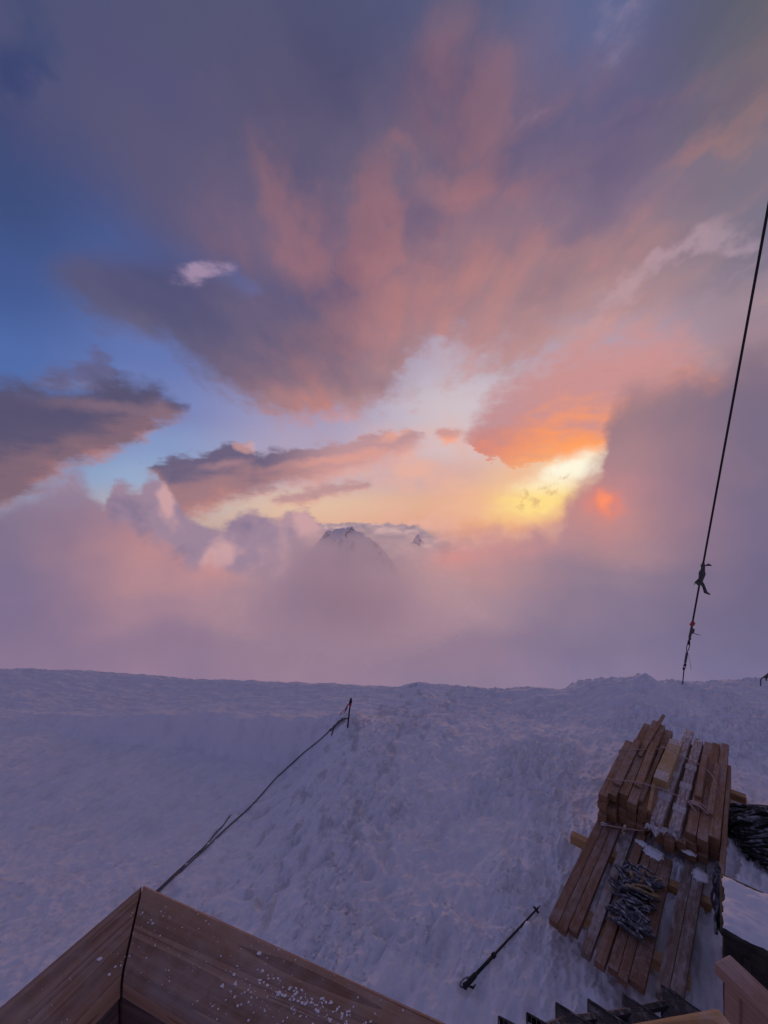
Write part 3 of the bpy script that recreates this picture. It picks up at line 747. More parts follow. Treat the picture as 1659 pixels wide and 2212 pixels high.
for px, py, r_ in [(216, 2072, .0032), (330, 1995, .002), (420, 1954, .0018), (308, 1972, .0016), (560, 2060, .003), (505, 2105, .002), (236, 2105, .0018), (250, 2088, .0015), (480, 2130, .0025)]:
    crumb(onrail(px, py), r_, 1.2)
tag(cr.build('snow_crumbs', M['fresh'], smooth=False), 'tiny crumbs of snow and rime scattered on the brown railing caps', 'snow', kind='stuff')
# ================================================================== lumber pile
ZB = .48
RZ = math.pi/2-PA
def loc(s, t, z): return PO+E1*s+E2*t+Vector((0, 0, z))
unit_cache = {}
def timber(name, m, s0, s1, t0, t1, z0, z1, parent=None, skew=0.0, tilt=0.0):
    key = (name, m.name, round(t1-t0, 3), round(z1-z0, 3))
    if key not in unit_cache:
        unit_cache[key] = boxmesh(name, 1.0, t1-t0, z1-z0, .0022); unit_cache[key].materials.append(m)
    o = bpy.data.objects.new(name, unit_cache[key]); COL.objects.link(o)
    c_ = loc((s0+s1)/2, (t0+t1)/2, (z0+z1)/2)
    o.scale = (s1-s0, 1, 1); o.rotation_euler = (0, tilt, RZ+skew)
    if parent: o.parent = parent; o.location = parent.matrix_basis.inverted() @ c_; o.rotation_euler = (0, tilt, skew)
    else: o.location = c_
    return o
PL = [  # near end, far end, t0, t1, material, label
 (0.00, 3.05, .000, .064, 'plank', 'outermost brown plank of the loose layer, farthest from the crate'),
 (-.01, 3.10, .067, .126, 'plank', 'brown plank next to the outermost one, away from the crate'),
 (.03, 3.00, .129, .190, 'plank', 'brown plank beside the wide gap, third from the outermost plank'),
 (-.06, 2.60, .236, .298, 'grey_plank', 'greyish frosted plank lying alone between two gaps'),
 (-.06, 2.95, .322, .386, 'plank', 'brown plank between the lone grey plank and the short plank'),
 (-.035, 1.15, .400, .456, 'plank', 'short brown plank under the middle of the dark slings'),
 (-.055, 1.20, .459, .514, 'plank', 'narrow brown plank under the slings between short plank and widest plank'),
 (-.02, 1.22, .517, .602, 'plank', 'widest brown plank, under the slings on the crate side'),
]
for s0, s1, t0, t1, m_, lb in PL:
    tag(timber('loose_plank', M[m_], s0, s1, t0, t1, ZB-.046, ZB), lb, 'plank', 'loose planks under the strapped bundle')
tag(timber('long_board', M['grey_plank'], .02, 3.3, .685, .748, ZB-.05, ZB-.004, skew=-R(1.2)), 'long grey frosted board on the crate side of the pile, inner one', 'board', 'long grey boards')
tag(timber('long_board', M['grey_plank'], .10, 3.36, .752, .822, ZB-.05, ZB-.002, skew=-R(1.2)), 'long grey frosted board on the crate side of the pile, outer one', 'board', 'long grey boards')
for s_, ta, tb, lb in [(1.02, -.155, .92, 'pale square bearer sticking out of the pile opposite the crate'), (2.75, -.02, 1.06, 'square bearer whose end sticks out beside the black netting'), (.30, .03, .80, 'square bearer beneath the overhanging plank ends by the stair')]:
    me_ = boxmesh('bearer', tb-ta, .075, .078, .003)
    o = link('bearer', me_, M['bearer'], None, loc(s_, (ta+tb)/2, ZB-.0475-.04), (0, 0, RZ+math.pi/2+R(4)))
    tag(o, lb, 'timber')
# the strapped bundle
bundle = tag(empty('lumber_bundle', loc(1.3, .45, ZB), RZ), 'large stack of brown square battens tied with pale cord on the planks', 'lumber bundle')
bpy.context.view_layer.update()
W = .0725; HB = .0635
random.seed(21)
cols_top = {0: 4, 1: 4, 2: 4, 3: 4, 4: 3, 5: 3, 6: 2, 7: 2, 8: 2, 9: 3, 10: 3, 11: 3}
near0 = {0: 1.29, 1: 1.31, 2: 1.35, 3: 1.37, 4: 1.38, 5: 1.40, 6: 1.36, 7: 1.30, 8: 1.33, 9: 1.36, 10: 1.40, 11: 1.46}
far0 = {0: 2.54, 1: 3.10, 2: 3.28, 3: 3.26, 4: 3.18, 5: 3.05, 6: 3.15, 7: 3.25, 8: 3.30, 9: 3.20, 10: 3.36, 11: 3.42}
for cI_, rows in cols_top.items():
    t0 = .004+cI_*(W+.0025)
    for r_ in range(rows):
        hole_ = (cI_ == 1 and r_ in (2,)) or (cI_ == 2 and r_ == 2)
        sn = near0[cI_]+random.uniform(-.045, .035)+(.10 if hole_ else 0)+(.05 if (cI_ in (1, 2) and r_ == 3) else 0)
        sf = far0[cI_]+random.uniform(-.10, .06)-(.25 if r_ < rows-1 and random.random() < .5 else 0)
        z0 = ZB+.002+r_*(HB+.0015)
        timber('batten', M['lumber'], sn, sf, t0+random.uniform(-.001, .001), t0+W, z0, z0+HB, bundle, R(random.uniform(-.12, .12)*(1 if r_ < rows-1 else 4)))
# two boards on edge closing the hut side, and short ones on top
timber('batten', M['lumber'], .80, 2.95, .905, .935, ZB-.04, ZB+.145, bundle)
timber('batten', M['lumber'], 1.50, 2.52, .08, .15, ZB+.002+4*(HB+.0015), ZB+.028+4*(HB+.0015), bundle)
timber('batten', M['lumber'], 1.62, 2.60, .235, .30, ZB+.002+4*(HB+.0015), ZB+.024+4*(HB+.0015), bundle, R(.6))
timber('batten', M['lumber'], 1.48, 2.70, .308, .345, ZB+.196, ZB+.235, bundle, R(-.8))
timber('batten', M['bearer'], 1.42, 2.30, .355, .385, ZB+.197, ZB+.222, bundle, R(3.5))
timber('batten', M['lumber'], 2.2, 3.45, .20, .235, ZB+.262, ZB+.285, bundle, R(-2.5))
timber('batten', M['lumber'], 1.95, 2.85, .69, .74, ZB+.196, ZB+.23, bundle, R(.5))
timber('batten', M['lumber'], 1.75, 2.75, .80, .845, ZB+.196, ZB+.225, bundle, R(-.7))
def z1p(X, Y, z): return on((2200+X/2.0133)*.5486, (2750+Y/2.0133)*.5486, z)
def z2p(X, Y, z): return on((2100+X/1.7955)*.5486, (3200+Y/1.7955)*.5486, z)
def cord(pts, r_=.0055):
    w_ = bundle.matrix_basis.inverted()
    MB().tube([w_ @ p for p in smoothpath(pts, 6)], r_, 6).build('cord', M['cord'], bundle)
zt = ZB+4*(HB+.0015)+.012
cord([z1p(330, 905, .52), z1p(352, 760, .66), z1p(372, 642, zt), z1p(420, 643, zt+.012), z1p(560, 656, zt+.03), z1p(650, 672, zt+.02), z1p(735, 692, zt-.01), z1p(820, 716, .725), z1p(900, 752, .72), z1p(1000, 800, .705), z1p(1050, 822, .69), z1p(1090, 880, .67), z1p(1130, 905, .66)])
cord([z1p(478, 440, .70), z1p(488, 406, zt), z1p(560, 406, zt+.03), z1p(660, 404, zt+.01), z1p(790, 400, .745), z1p(835, 390, .80), z1p(870, 402, .80), z1p(960, 452, .797), z1p(1000, 470, .76), z1p(1060, 500, .70), z1p(1140, 540, .70), z1p(1215, 610, .705), z1p(1245, 680, .70), z1p(1275, 780, .64), z1p(1283, 820, .58)])
cord([z1p(328, 985, .50), z1p(420, 1012, .50), z1p(520, 1028, .51), z1p(640, 1045, .515), z1p(740, 1040, .525), z1p(800, 1022, .54)], .006)
# crumpled film and cord ends at the knot
kn = MB(); random.seed(5)
kp = z1p(1050, 825, .70)
for k in range(9):
    a = kp+Vector((random.gauss(0, .01), random.gauss(0, .01), .004)); e_ = kp+Vector((random.gauss(.03, .03), random.gauss(-.07, .03), random.uniform(-.06, .01)))
    kn.tube(smoothpath([a, (a+e_)/2+Vector((random.gauss(0, .02), random.gauss(0, .02), .02)), e_], 4), [.010*(1-.06*q_) for q_ in range(9)], 5)
w_ = bundle.matrix_basis.inverted(); kn.v = [w_ @ v for v in kn.v]
kn.build('knot', M['cord'], bundle)
# carton and film-wrapped packs lying on the bundle
ct = tag(empty('carton', loc(2.35, .435, ZB+.197), RZ-R(1.5)), 'long brown carton with a pale label on the battens', 'carton')
link('box', boxmesh('box', .95, .118, .088, .004), M['carton'], ct, (0, 0, .046))
link('label', boxmesh('label', .17, .112, .002, 0), M['film'], ct, (-.385, 0, .0915))
link('label', boxmesh('label', .12, .112, .002, 0), M['film'], ct, (.41, 0, .0915))
def pack(s0, s1, t0, w, z0, hh, skew, lb, crown):
    e_ = tag(empty('wrapped_pack', loc((s0+s1)/2, t0, z0), RZ+skew), lb, 'pack', 'film-wrapped packs on the bundle')
    L = s1-s0; n = 5
    for k in range(n):
        ww = w/n
        link('strip', boxmesh('strip', L-.10-random.uniform(0, .05), ww*.9, hh*random.uniform(.8, 1.0), .002), M['lumber'] if k else M['rail_pale'], e_, (random.uniform(-.02, .02), (k-(n-1)/2)*ww, hh/2+.002))
    bm = bmesh.new(); bmesh.ops.create_grid(bm, x_segments=46, y_segments=10, size=.5)
    for v in bm.verts:
        u, q_ = v.co.x, v.co.y*2
        end = max(0, abs(u)-.455)/.045
        y_ = q_*(w*.5+.006)*(1-.55*end*end); zz = hh+.007-(abs(q_) > .85)*hh*.8-end*hh*.6
        zz += .004*mnoise.noise(Vector((u*40, q_*3, s0*9)))
        v.co = Vector((u*L, y_, max(zz, .003)))
    me_ = bpy.data.meshes.new('film'); bm.to_mesh(me_); bm.free()
    link('film', me_, M['film'], e_, smooth=True)
    for q_ in range(7):                   # torn film ends
        a_ = Vector((-L/2+.03, w*random.uniform(-.45, .45), hh*random.uniform(.3, 1.0))); e2_ = a_+Vector((-random.uniform(.03, .09), random.gauss(0, .025), random.uniform(-.035, .02))); sd_ = Vector((random.gauss(0, .008), random.uniform(.012, .03), random.gauss(0, .014)))
        t_ = MB(); mid_ = (a_+e2_)/2+Vector((0, 0, .014)); t_.v = [a_-sd_, a_+sd_, mid_+sd_*.9, mid_-sd_*.7, e2_]
        t_.v += [v+Vector((0, 0, .0012)) for v in t_.v]; t_.f = [(0, 1, 2, 3), (3, 2, 4), (8, 7, 6, 5), (9, 7, 8), (0, 5, 6, 1), (1, 6, 7, 2), (2, 7, 9, 4), (4, 9, 8, 3), (3, 8, 5, 0)]
        t_.build('film_flap', M['film'], e_, False)
    for c_ in crown:
        f_ = boxmesh('tape', .11, w+.014, .003, .001)
        link('tape', f_, M['film'], e_, (c_*L/2, 0, hh+.009))
    return e_
pack(1.26, 3.48, .492, .088, ZB+.135, .06, -R(1.6), 'film-wrapped pack of pale strips beside the brown carton', (.75, .28, -.12, -.55))
pack(1.28, 3.30, .612, .084, ZB+.135, .058, -R(1.0), 'film-wrapped pack of strips on the crate side of the longer pack', (.2, -.2, -.62))
# snow caught on the stepped ends
sp = MB()
def snowpatch(s, t, z, a, b, hh, seed, name='snow_patch', lb=''):
    bm = bmesh.new(); bmesh.ops.create_icosphere(bm, subdivisions=3, radius=1.0)
    for v in bm.verts:
        k = 1+.55*mnoise.fractal(v.co*2.0+Vector((seed, 2, 0)), .8, 2., 5)
        v.co = Vector((v.co.x*a*k, v.co.y*b*k, max(v.co.z, -.05)*hh*k))
    me_ = bpy.data.meshes.new(name); bm.to_mesh(me_); bm.free()
    return tag(link(name, me_, M['fresh'], None, loc(s, t, z), (0, 0, RZ), True), lb, 'snow', 'snow caught on the lumber')
snowpatch(1.20, .47, ZB, .07, .07, .012, 1, lb='flat patch of snow on the planks below the batten ends')
snowpatch(1.24, .37, ZB, .03, .05, .010, 2, lb='small lump of snow at the foot of the batten ends above the coils')
snowpatch(1.20, .79, ZB, .07, .055, .02, 3, lb='curved lump of snow on the grey boards below the bundle')
snowpatch(1.25, .06, ZB, .03, .025, .008, 4, lb='dab of snow on the outermost planks under the bundle corner')
snowpatch(1.32, .70, ZB+.065, .03, .05, .008, 6, lb='thin snow on the batten ends nearest the crate')
# ---- slings lying on the planks
def coil(name, s, t, lx, ly, n, seed, lb, tan):
    e_ = tag(empty(name, loc(s, t, ZB), RZ), lb, 'sling', 'sling coils on the planks'); rnd = random.Random(seed)
    for k in range(n):
        cx_ = rnd.gauss(0, lx*.30); cy_ = rnd.gauss(0, ly*.12)
        a_ = lx*rnd.uniform(.07, .16); b_ = ly*rnd.uniform(.34, .52); rot = rnd.gauss(0, .22); pts = []
        if rnd.random() < .25: b_ *= .45; cy_ += rnd.gauss(0, ly*.25); a_ *= 1.3
        ph = rnd.random()*6; z0 = .010+.055*(k/n)*math.exp(-(cx_/lx)**2*2)
        for q_ in range(19):
            w0 = 2*math.pi*q_/18
            rr = 1+.16*math.sin(3*w0+ph)+.08*math.sin(5*w0+ph*2)
            xx = a_*rr*math.cos(w0); yy = b_*rr*math.sin(w0)
            pts.append(Vector((cx_+xx*math.cos(rot)-yy*math.sin(rot), cy_+xx*math.sin(rot)+yy*math.cos(rot), z0+.010*(1+math.sin(2*w0+ph)))))
        mb = MB().tube(pts, rnd.uniform(.0075, .0125), 7, False)
        mb.build('loop', M['sling_tan'] if k in tan else M['sling'], e_)
    return e_
coil('sling_coil', .66, .44, .30, .27, 22, 4, 'heap of dark webbing slings with two tan loops on the planks', (14, 17, 19))
coil('sling_coil', .36, .455, .25, .21, 19, 8, 'heap of plain dark webbing slings nearest the stair', ())
# ---- black netting and crate on the hut side
nt = tag(empty('netting_heap', (3.9, 3.6, hz(3.9, 3.6))), 'heap of black folded netting rolls on the snow beside the lumber', 'netting'); random.seed(31)
for k in range(84):
    f_ = random.random(); y0 = 3.02+1.10*f_; x0 = 3.24+.10*random.random()+.22*abs(f_-.45); lay = random.random()
    pr = math.sin(math.pi*min(1, max(0, (f_+.04)/1.06)))**.6; pts = []; rr = []; ph = random.random()*9
    for q_ in range(15):
        u = q_/14; x = x0+u*1.5
        y = y0-.20*u+.05*mnoise.noise(Vector((x*2.2, ph, 1)))+.02*mnoise.noise(Vector((x*7, ph, 4)))
        z = hz(x, y)+.02+pr*(.06+.22*lay)*min(1, .45+u*2.2)+.03*mnoise.noise(Vector((x*3, y*3, ph)))
        pts.append(Vector((x, y, z))-nt.location); rr.append((.018+.018*abs(mnoise.noise(Vector((x*5, ph, 7)))))*(1-.5*(q_ == 0)))
    MB().tube(pts, rr, 7).build('fold', M['tarp'], nt)
bm = bmesh.new(); bmesh.ops.create_icosphere(bm, subdivisions=4, radius=1.0)
for v in bm.verts:
    k_ = 1+.12*mnoise.fractal(v.co*2.2, 1., 2., 4); v.co = Vector((v.co.x*.85*k_, v.co.y*.52*k_, max(v.co.z, -.2)*.17*k_))
me_ = bpy.data.meshes.new('core'); bm.to_mesh(me_); bm.free()
link('core', me_, M['tarp'], nt, Vector((4.15, 3.52, hz(4.15, 3.52)+.02))-nt.location, smooth=True)
cp = on(1562, 1887, .92); cq = on(1565, 2000, .92)
dc = (cp-cq); dc.z = 0; Ld = dc.length; ang = math.atan2(dc.y, dc.x)-math.pi/2
cr_ = tag(empty('storage_crate', ((cq.x+cp.x)/2, (cq.y+cp.y)/2, .22), ang), 'dark green crate capped with a slab of snow by the handrail', 'crate')
link('body', boxmesh('body', .80, Ld+.02, .66, .035, 3), M['crate'], cr_, (.395, 0, .33), smooth=True)
link('lid', boxmesh('lid', .83, Ld+.05, .04, .012, 2), M['crate'], cr_, (.395, 0, .665), smooth=True)
for k in range(3): link('rib', boxmesh('rib', .035, .02, .5, .006), M['crate'], cr_, (.10+.27*k, -(Ld+.02)/2-.008, .34))
bm = bmesh.new(); bmesh.ops.create_grid(bm, x_segments=50, y_segments=40, size=.5)
for v in bm.verts:
    u, q_ = v.co.x*2, v.co.y*2; n_ = .085*mnoise.fractal(Vector((u*2.4, q_*2.4, 3)), .9, 2., 5)
    e_ = 1-max(abs(u), abs(q_))**8
    v.co = Vector((.395+u*(.40+n_*.3), q_*(Ld*.5+.0+n_*.3), .688+max(0, e_)**.5*(.028+n_*.4)))
me_ = bpy.data.meshes.new('snow_cap'); bm.to_mesh(me_); bm.free()
link('snow_cap', me_, M['fresh'], cr_, smooth=True)
# dark straps hanging down the side of the crate
st = tag(empty('strap_bundle', on(1552, 1960, .6)), 'tangle of dark frosted straps hanging between lumber and crate', 'strap'); random.seed(9)
for k in range(9):
    a = on(1550+random.gauss(2, 5), 1885+random.gauss(0, 14), .86); b = on(1552+random.gauss(0, 4), 1985+random.gauss(0, 20), .55)
    mid = a.lerp(b, .5)+Vector((random.gauss(0, .03), random.gauss(0, .03), random.gauss(0, .04)))
    pts = [p-st.location for p in smoothpath([a, a.lerp(mid, .5)+Vector((random.gauss(0, .02), random.gauss(0, .02), .02)), mid, b], 5)]
    MB().tube(pts, random.uniform(.006, .012), 6).build('strap', M['sling'], st)
# ================================================================== steel stair and its wooden rails
stair = tag(empty('steel_staircase', on(1345, 2180, .3)), 'dark steel grating stair climbing from the lumber to the balcony', 'staircase')
corners = [(1077, 2195, 1.42), (1138, 2187, 1.24), (1201, 2165, 1.06), (1270, 2157, .88), (1345, 2144, .70), (1429, 2126, .52)]
for k, (px, py, z) in enumerate(corners):
    c0 = on(px, py, z); rad = -Vector((c0.x, c0.y, 0)).normalized(); nn = Vector((-rad.y, rad.x, 0))
    if nn.x < 0: nn = -nn
    nn = (nn*.93+rad*.12).normalized()
    Lw, Dp = .42, .30
    def P(a, b, dz=0): return c0+nn*a+rad*b+Vector((0, 0, dz))-stair.location
    tr = MB()
    # frame
    for (a, b, c2, d2) in [(0, 0, Lw, 0), (0, Dp, Lw, Dp), (0, 0, 0, Dp), (Lw, 0, Lw, Dp)]:
        p, q_ = P(a, b), P(c2, d2); ax_ = (q_-p).normalized(); sd_ = Vector((0, 0, 1)).cross(ax_)*.004
        b0 = len(tr.v); tr.v += [p-sd_, p+sd_, q_+sd_, q_-sd_]+[v+Vector((0, 0, -.035)) for v in (p-sd_, p+sd_, q_+sd_, q_-sd_)]
        tr.f += [(b0, b0+1, b0+2, b0+3), (b0+7, b0+6, b0+5, b0+4), (b0, b0+4, b0+5, b0+1), (b0+1, b0+5, b0+6, b0+2), (b0+2, b0+6, b0+7, b0+3), (b0+3, b0+7, b0+4, b0)]
    tread = tr.build('tread_frame', M['dark_metal'], stair, False)
    bars = MB()
    for q_ in range(1, 21):
        a = Lw*q_/21; sd_ = nn*.0022; b0 = len(bars.v)
        p, e_ = P(a, .004), P(a, Dp-.004)
        bars.v += [p-sd_, p+sd_, e_+sd_, e_-sd_]+[v+Vector((0, 0, -.03)) for v in (p-sd_, p+sd_, e_+sd_, e_-sd_)]
        bars.f += [(b0, b0+1, b0+2, b0+3), (b0+7, b0+6, b0+5, b0+4), (b0, b0+4, b0+5, b0+1), (b0+1, b0+5, b0+6, b0+2), (b0+2, b0+6, b0+7, b0+3), (b0+3, b0+7, b0+4, b0)]
    for q_ in range(1, 9): bars.tube([P(.004, Dp*q_/9, -.006), P(Lw-.004, Dp*q_/9, -.006)], .0028, 4)
    if k < 2:
        bars.build('grating', M['dark_metal'], tread, False)
    else:
        pm = MB(); qs = [P(.004, .004, -.003), P(Lw-.004, .004, -.003), P(Lw-.004, Dp-.004, -.003), P(.004, Dp-.004, -.003)]
        pm.v = qs+[v+Vector((0, 0, -.006)) for v in qs]; pm.f = [(0, 1, 2, 3), (7, 6, 5, 4), (0, 4, 5, 1), (1, 5, 6, 2), (2, 6, 7, 3), (3, 7, 4, 0)]
        pm.build('checker_plate', M['checker'], tread, False)
    # solid kick plate under the front edge
    kp_ = MB(); a_, b_ = P(.0, .006), P(Lw, .006)
    kp_.v = [a_+Vector((0, 0, -.037)), b_+Vector((0, 0, -.037)), b_+Vector((0, 0, -.17)), a_+Vector((0, 0, -.17))]; kp_.v += [v+rad*.004 for v in kp_.v]
    kp_.f = [(0, 1, 2, 3), (7, 6, 5, 4), (0, 4, 5, 1), (1, 5, 6, 2), (2, 6, 7, 3), (3, 7, 4, 0)]
    kp_.build('riser', M['dark_metal'], stair, False)
MB().tube([on(c_[0]+30, c_[1]+40, c_[2]-.06)-stair.location for c_ in corners], .02, 6).build('stringer', M['dark_metal'], stair, False)
# landing rail board at the foot of the frame
lr = tag(empty('landing_rail', on(1450, 2212, 2.55)), 'short brown rail board above the steel grating stair', 'railing')
pA, pB = on(1300, 2219, 2.62), on(1551, 2174, 2.62); dd = (pB-pA); an_ = math.atan2(dd.y, dd.x); nn = Vector((dd.y, -dd.x, 0)).normalized()
c_ = (pA+pB)/2+nn*.06
link('cap_board', boxmesh('cap_board', dd.length, .12, .035, .006, 2), M['bearer'], lr, c_-lr.location-Vector((0, 0, .0175)), (0, 0, an_))
link('post', boxmesh('post', .05, .05, 1.5, .003), M['rail_dark'], lr, c_-lr.location-Vector((0, 0, .79))+nn*.02, (0, 0, an_))
# stair handrail
hr = tag(empty('stair_handrail', on(1556, 2100, .9)), 'pinkish wooden stair handrail with boarded side in front of the crate', 'handrail')
zT = 2.05
a0 = on(1545, 2081, zT); a1 = on(1659, 2178, zT+.02); dd = (a1-a0).normalized()
n2 = Vector((dd.y, -dd.x, 0)).normalized()
if n2.x < 0: n2 = -n2
def hbox(name, s0, s1, n0, n1, z0, z1, m, bev=.004):
    me_ = boxmesh(name, s1-s0, n1-n0, z1-z0, bev, 2); c_ = a0+dd*((s0+s1)/2)+n2*((n0+n1)/2)
    return link(name, me_, m, hr, Vector((c_.x, c_.y, (z0+z1)/2))-hr.location, (0, 0, math.atan2(dd.y, dd.x)))
hbox('cap_board', 0, .75, 0, .075, zT-.036, zT, M['rail_pale'], .006)
hbox('post', .015, .055, .016, .056, .30, zT-.0365, M['rail_pale'])
for k in range(6): hbox('side_board', .058, .75, .026, .048, zT-.045-.125*(k+1), zT-.045-.125*k-.006, M['rail_pale'])
# ================================================================== trekking pole on the snow
def thing_line(p0, p1):
    return p0, (p1-p0)
g0 = hit(1003, 2140, .02); g1 = hit(1167, 1963, .02)
lift_ = max(hz(*g0.lerp(g1, k/40).xy)-g0.lerp(g1, k/40).z for k in range(41))
g0.z += lift_*.95; g1.z += lift_*.95
tp = tag(empty('trekking_pole', g0-Vector((0, 0, .02))), 'black trekking pole lying flat on the snow', 'pole')
D_ = (g1-g0); U = D_.normalized(); Ln_ = D_.length; SV = U.cross(Vector((0, 0, 1))).normalized()
def along(f_, z=0, s_=0): return Vector((0, 0, .022+z))+D_*f_+SV*s_
MB().tube([along(.10), along(.34)], .0105, 10).build('shaft', M['black'], tp)
MB().tube([along(.34), along(.36), along(.361), along(.95)], [.012, .012, .008, .0065], 10).build('lower_shaft', M['black'], tp)
MB().tube([along(.33), along(.335), along(.36), along(.365)], [.010, .016, .016, .010], 10).build('clamp', M['black'], tp)
MB().tube([along(-.01), along(.0), along(.03), along(.07), along(.12), along(.14)], [.008, .019, .015, .0165, .0155, .010], 10).build('grip', M['black'], tp)
MB().tube(smoothpath([along(.0, .0, .0), along(-.015, -.008, -.015), along(-.005, -.012, -.035), along(.04, -.012, -.04), along(.07, .0, -.02), along(.03, .01, -.005)], 5), .005, 6).build('strap', M['sling'], tp)
MB().tube([along(.02, 0, 0), along(.05, 0, .04), along(.085, -.005, .035)], [.004, .008, .004], 6).build('grip_hook', M['black'], tp)
bk = MB()
for k in range(6):
    a = k*math.pi/3; r_ = Vector((0, 0, 1))*math.sin(a)*.02+SV*math.cos(a)*.028
    bk.tube([along(.935), along(.937)+r_], [.008, .004], 5)
bk.build('basket', M['black'], tp)
MB().tube([along(.95), along(1.0)], [.007, .003], 6).build('tip', M['steel'], tp)
# ================================================================== marker pole with ribbon, anchor of the rope
mp = hit(750, 1570); top = at(758.5, 1508, mp.y); mk = tag(empty('marker_pole', mp), 'short black ski pole stuck upright in the drift with red ribbon', 'pole')
V_ = top-mp
MB().tube([Vector((0, 0, -.08)), V_*.55, V_*.86], .0115, 10).build('shaft', M['black'], mk)
MB().tube([V_*.80, V_*.84, V_*.90, V_*.95, V_*.97, V_*1.0], [.013, .022, .024, .014, .016, .013], 10).build('grip', M['black'], mk)
MB().tube([V_*.72, V_*.74, V_*.80, V_*.82], [.012, .020, .021, .012], 8).build('ribbon_knot', M['red'], mk)
rb = MB(); random.seed(2)
for k in range(2):
    a = V_*.77; pts = []
    dx_ = -.05-.028*k
    for q_ in range(8):
        f_ = q_/7
        p = a+Vector((dx_*2.0*f_-.008*math.sin(f_*5+k), .02*math.sin(f_*6+k), -.14*f_*f_-.04*k*f_*.6+.015*math.sin(f_*8+k)))
        pts.append((p, Vector((.010+.012*f_, .006, .012+.006*f_))))
    rb.strip(pts, .02, .0012)
rb.build('ribbon', M['red'], mk)
MB().tube([V_*.33+Vector((.0, 0, 0)), V_*.30+Vector((-.06, 0, -.02)), V_*.26+Vector((-.15, -.01, -.035))], .006, 6).build('strap', M['rope'], mk)
# ropes
def zr(X, Y): return (600+X/1.508)*.5486, (2650+Y/1.508)*.5486
rp = [zr(1150, 268), zr(1125, 276), zr(1060, 335), zr(990, 400), zr(900, 472), zr(830, 535), zr(770, 590), (lambda a: a)(zr(735, 622)), zr(690, 672), zr(640, 730), zr(590, 785), zr(520, 850), zr(450, 912), zr(380, 978), zr(300, 1055), zr(220, 1128), zr(140, 1200), zr(70, 1265), zr(-20, 1350), zr(-120, 1450)]
rp = [(v.x, v.y) for v in smoothpath([Vector((*p, 0)) for p in rp], 4)]
pts = [hit(px, py, .012 if k > 6 else .06-.008*k) for k, (px, py) in enumerate(rp)]
pts[0] = mp+V_*.28
ro = tag(empty('anchor_rope', (pts[-1].x, pts[-1].y, pts[-1].z)), 'thin dark rope running over the snow from marker pole to balcony', 'rope')
MB().tube([p-ro.location for p in smoothpath(pts, 2)], .0085, 6).build('cord', M['rope'], ro)
MB().tube([p-ro.location for p in smoothpath([hit(*zr(1050, 340), .02), hit(*zr(1068, 330), .03), hit(*zr(1085, 310), .04), hit(*zr(1112, 285), .05), hit(*zr(1130, 272), .06)], 4)], [.008+.010*abs(math.sin(q_*.7)) for q_ in range(17)], 6).build('splice', M['rope'], ro)
MB().tube([p-ro.location for p in smoothpath([hit(*zr(1080, 318), .03), hit(*zr(1070, 345), .012), hit(*zr(1063, 372), .008)], 4)], .009, 6).build('tail', M['rope'], ro)
MB().tube([p-ro.location for p in smoothpath([hit(*zr(1128, 270), .05), hit(*zr(1131, 290), .02)], 4)], [.016, .014, .009, .007, .004], 6).build('red_tail', M['red'], ro)
sp2 = [zr(468, 842), zr(445, 868), zr(420, 905), zr(370, 955), zr(345, 990), zr(300, 1040), zr(250, 1085), zr(190, 1140), zr(120, 1205), zr(60, 1262), zr(-30, 1345)]
o = MB().tube([hit(v.x, v.y, .007) for v in smoothpath([Vector((*p, 0)) for p in sp2], 5)], .0075, 6).build('loose_rope', M['rope'])
tag(o, 'loose dark rope end half sunk in the snow beside the taut rope', 'rope')
# ================================================================== guy cables
def cable(name, x0, y0, Y0, x1, y1, Y1, ext, lb):
    a = at(x0, y0, Y0); b = at(x1, y1, Y1); e_ = tag(empty(name, a), lb, 'cable', None); v_ = b-a
    return e_, a, v_
gc, ga, gv = cable('guy_cable', 1472, 1474, 7.45, 1659, 450, 4.0, 1.5, 'tall dark guy cable with rags and turnbuckle rising from the snow edge')
def gp(py):                                  # point on the cable seen at that height
    t_ = 0.0; lo_, hi_ = -.2, 1.3
    for _ in range(40):
        t_ = (lo_+hi_)/2; p = ga+gv*t_; y_ = CY-F*(p.z-H)/p.y
        if y_ > py: lo_ = t_
        else: hi_ = t_
    return gv*t_
gd = gv.normalized(); gs = gd.cross(Vector((0, 1, 0))).normalized(); gs = -gs if gs.x < 0 else gs
hx = hz(ga.x, ga.y)
MB().tube([gp(1392), gv*.5, gv*1.0, gv*1.5], .013, 8).build('wire', M['black'], gc)
MB().tube([gp(1476)+Vector((0, 0, -.25)), gp(1444)], .0095, 6).build('anchor_wire', M['black'], gc)
def link_ring(py0, py1, r_, m, w=.022, name='shackle'):
    a, b = gp(py0), gp(py1); pts = []
    for k in range(17):
        w0 = 2*math.pi*k/16; c_ = (a+b)/2
        pts.append(c_+(b-a)*.5*math.cos(w0)+gs*w*math.sin(w0))
    MB().tube(pts, r_, 6, False).build(name, m, gc)
link_ring(1447, 1432, .006, M['steel'], .022); link_ring(1407, 1384, .007, M['steel'], .026)
MB().tube([gp(1432), gp(1430), gp(1410), gp(1408)], [.010, .020, .020, .010], 10).build('turnbuckle', M['steel'], gc)
for k, py in enumerate((1445, 1436, 1386, 1380, 1374, 1368)):
    MB().tube([gp(py+3), gp(py)+gs*.012*(1 if k % 2 else -.6), gp(py-3)], [.010, .020, .010], 6).build('wire_clip', M['black'], gc)
MB().tube([gp(1384), gp(1370), gp(1352), gp(1345)], [.014, .020, .016, .013], 8).build('splice', M['rope'], gc)
MB().tube(smoothpath([gp(1362), gp(1362)+gs*.05+Vector((0, 0, .01)), gp(1362)+gs*.03-Vector((0, 0, .05)), gp(1366)], 4), .014, 6).build('knot', M['rope'], gc)
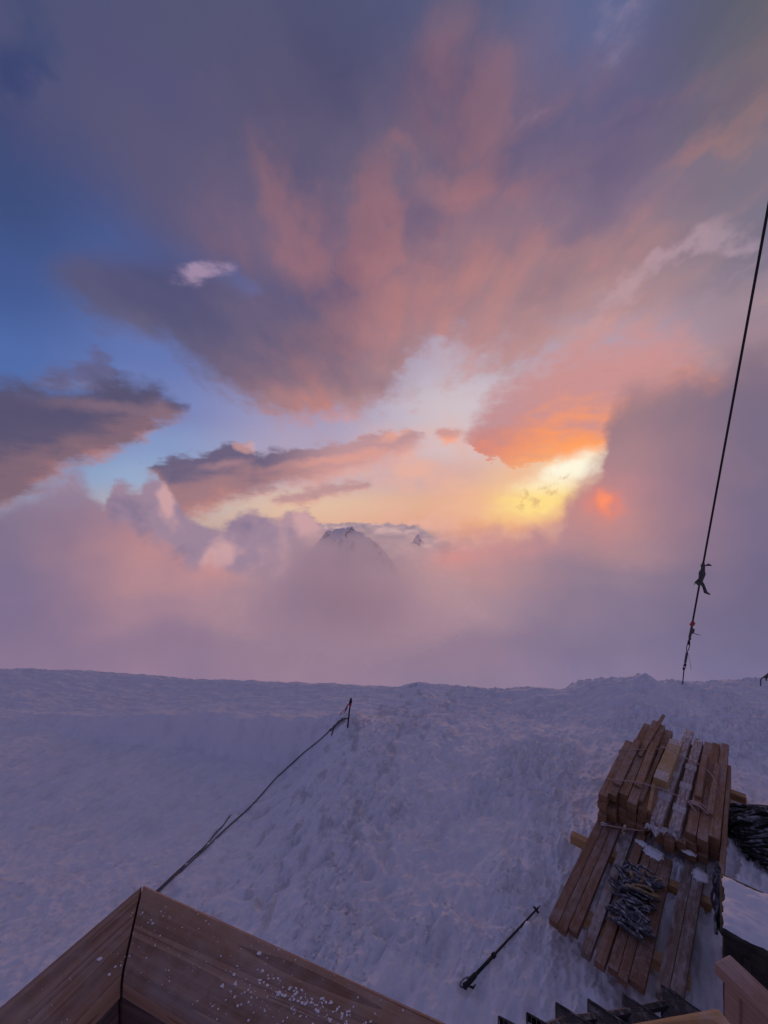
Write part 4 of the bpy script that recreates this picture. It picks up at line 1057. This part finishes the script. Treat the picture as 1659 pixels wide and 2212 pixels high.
MB().tube([gp(1364), gp(1364)+gs*.11+Vector((0, 0, -.08)), gp(1364)+gs*.18+Vector((0, 0, -.115))], [.005, .007, .004], 5).build('cord_tail', M['rope'], gc)
MB().tube([gp(1350), gp(1350)+gs*.03+Vector((0, 0, -.12))], .004, 5).build('cord_tail', M['rope'], gc)
MB().tube(smoothpath([gp(1410)+gs*.01, gp(1415)+gs*.06-Vector((0, 0, .1)), gp(1420)+gs*.10-Vector((0, 0, .26))], 4), .0028, 5).build('cord_tail', M['rope'], gc)
rg_ = MB().tube([gp(1352), gp(1350)-gs*.01, gp(1346)+gs*.012, gp(1341)], [.010, .032, .034, .010], 7); rg_.build('red_knot', M['red'], gc)
# rag tied round the wire
rk = MB(); random.seed(12)
rk.tube([gp(1264), gp(1258)-gs*.02, gp(1250), gp(1240)+gs*.012, gp(1230)+gs*.01, gp(1222), gp(1216)], [.012, .048, .036, .044, .030, .028, .012], 7)
for v in range(len(rk.v)): rk.v[v] = rk.v[v]+Vector((random.gauss(0, .006), random.gauss(0, .006), random.gauss(0, .006)))
rk.build('rag', M['rag'], gc)
MB().strip([(gp(1258)+gs*.02, gs*.03), (gp(1262)+gs*.07-Vector((0, 0, .05)), gs*.028+Vector((0, .01, .012))), (gp(1266)+gs*.11-Vector((0, 0, .13)), gs*.03), (gp(1270)+gs*.19-Vector((0, 0, .16)), gs*.012)], .03, .003).build('rag_end', M['rag'], gc)
MB().strip([(gp(1222)+gs*.01, gs*.02), (gp(1223)+gs*.09, gs*.01+Vector((0, 0, .015))), (gp(1226)+gs*.15-Vector((0, 0, .01)), gs*.006)], .03, .003).build('rag_end', M['rag'], gc)
MB().strip([(gp(1252)-gs*.02, gs*.02), (gp(1252)-gs*.07-Vector((0, 0, .01)), gs*.02+Vector((0, 0, .012))), (gp(1256)-gs*.10-Vector((0, 0, .03)), gs*.004)], .03, .003).build('rag_end', M['rag'], gc)
# second anchor, just inside the right edge of the view
p2 = at(1645, 1470, 7.3); g2 = tag(empty('anchor_hook', p2), 'dark hook and rope end at the snow edge past the tall cable', 'hook')
MB().tube(smoothpath([Vector((-.02, 0, -.10)), Vector((-.015, 0, .02)), Vector((.03, 0, .06)), Vector((.075, 0, .05)), Vector((.09, 0, .0))], 5), .011, 6).build('hook', M['steel'], g2)
MB().tube([Vector((.06, 0, .05)), Vector((.13, -.04, .16)), Vector((.30, -.2, .5)), Vector((1.0, -1.2, 2.4))], [.03, .026, .016, .014], 7).build('rope', M['rope'], g2)
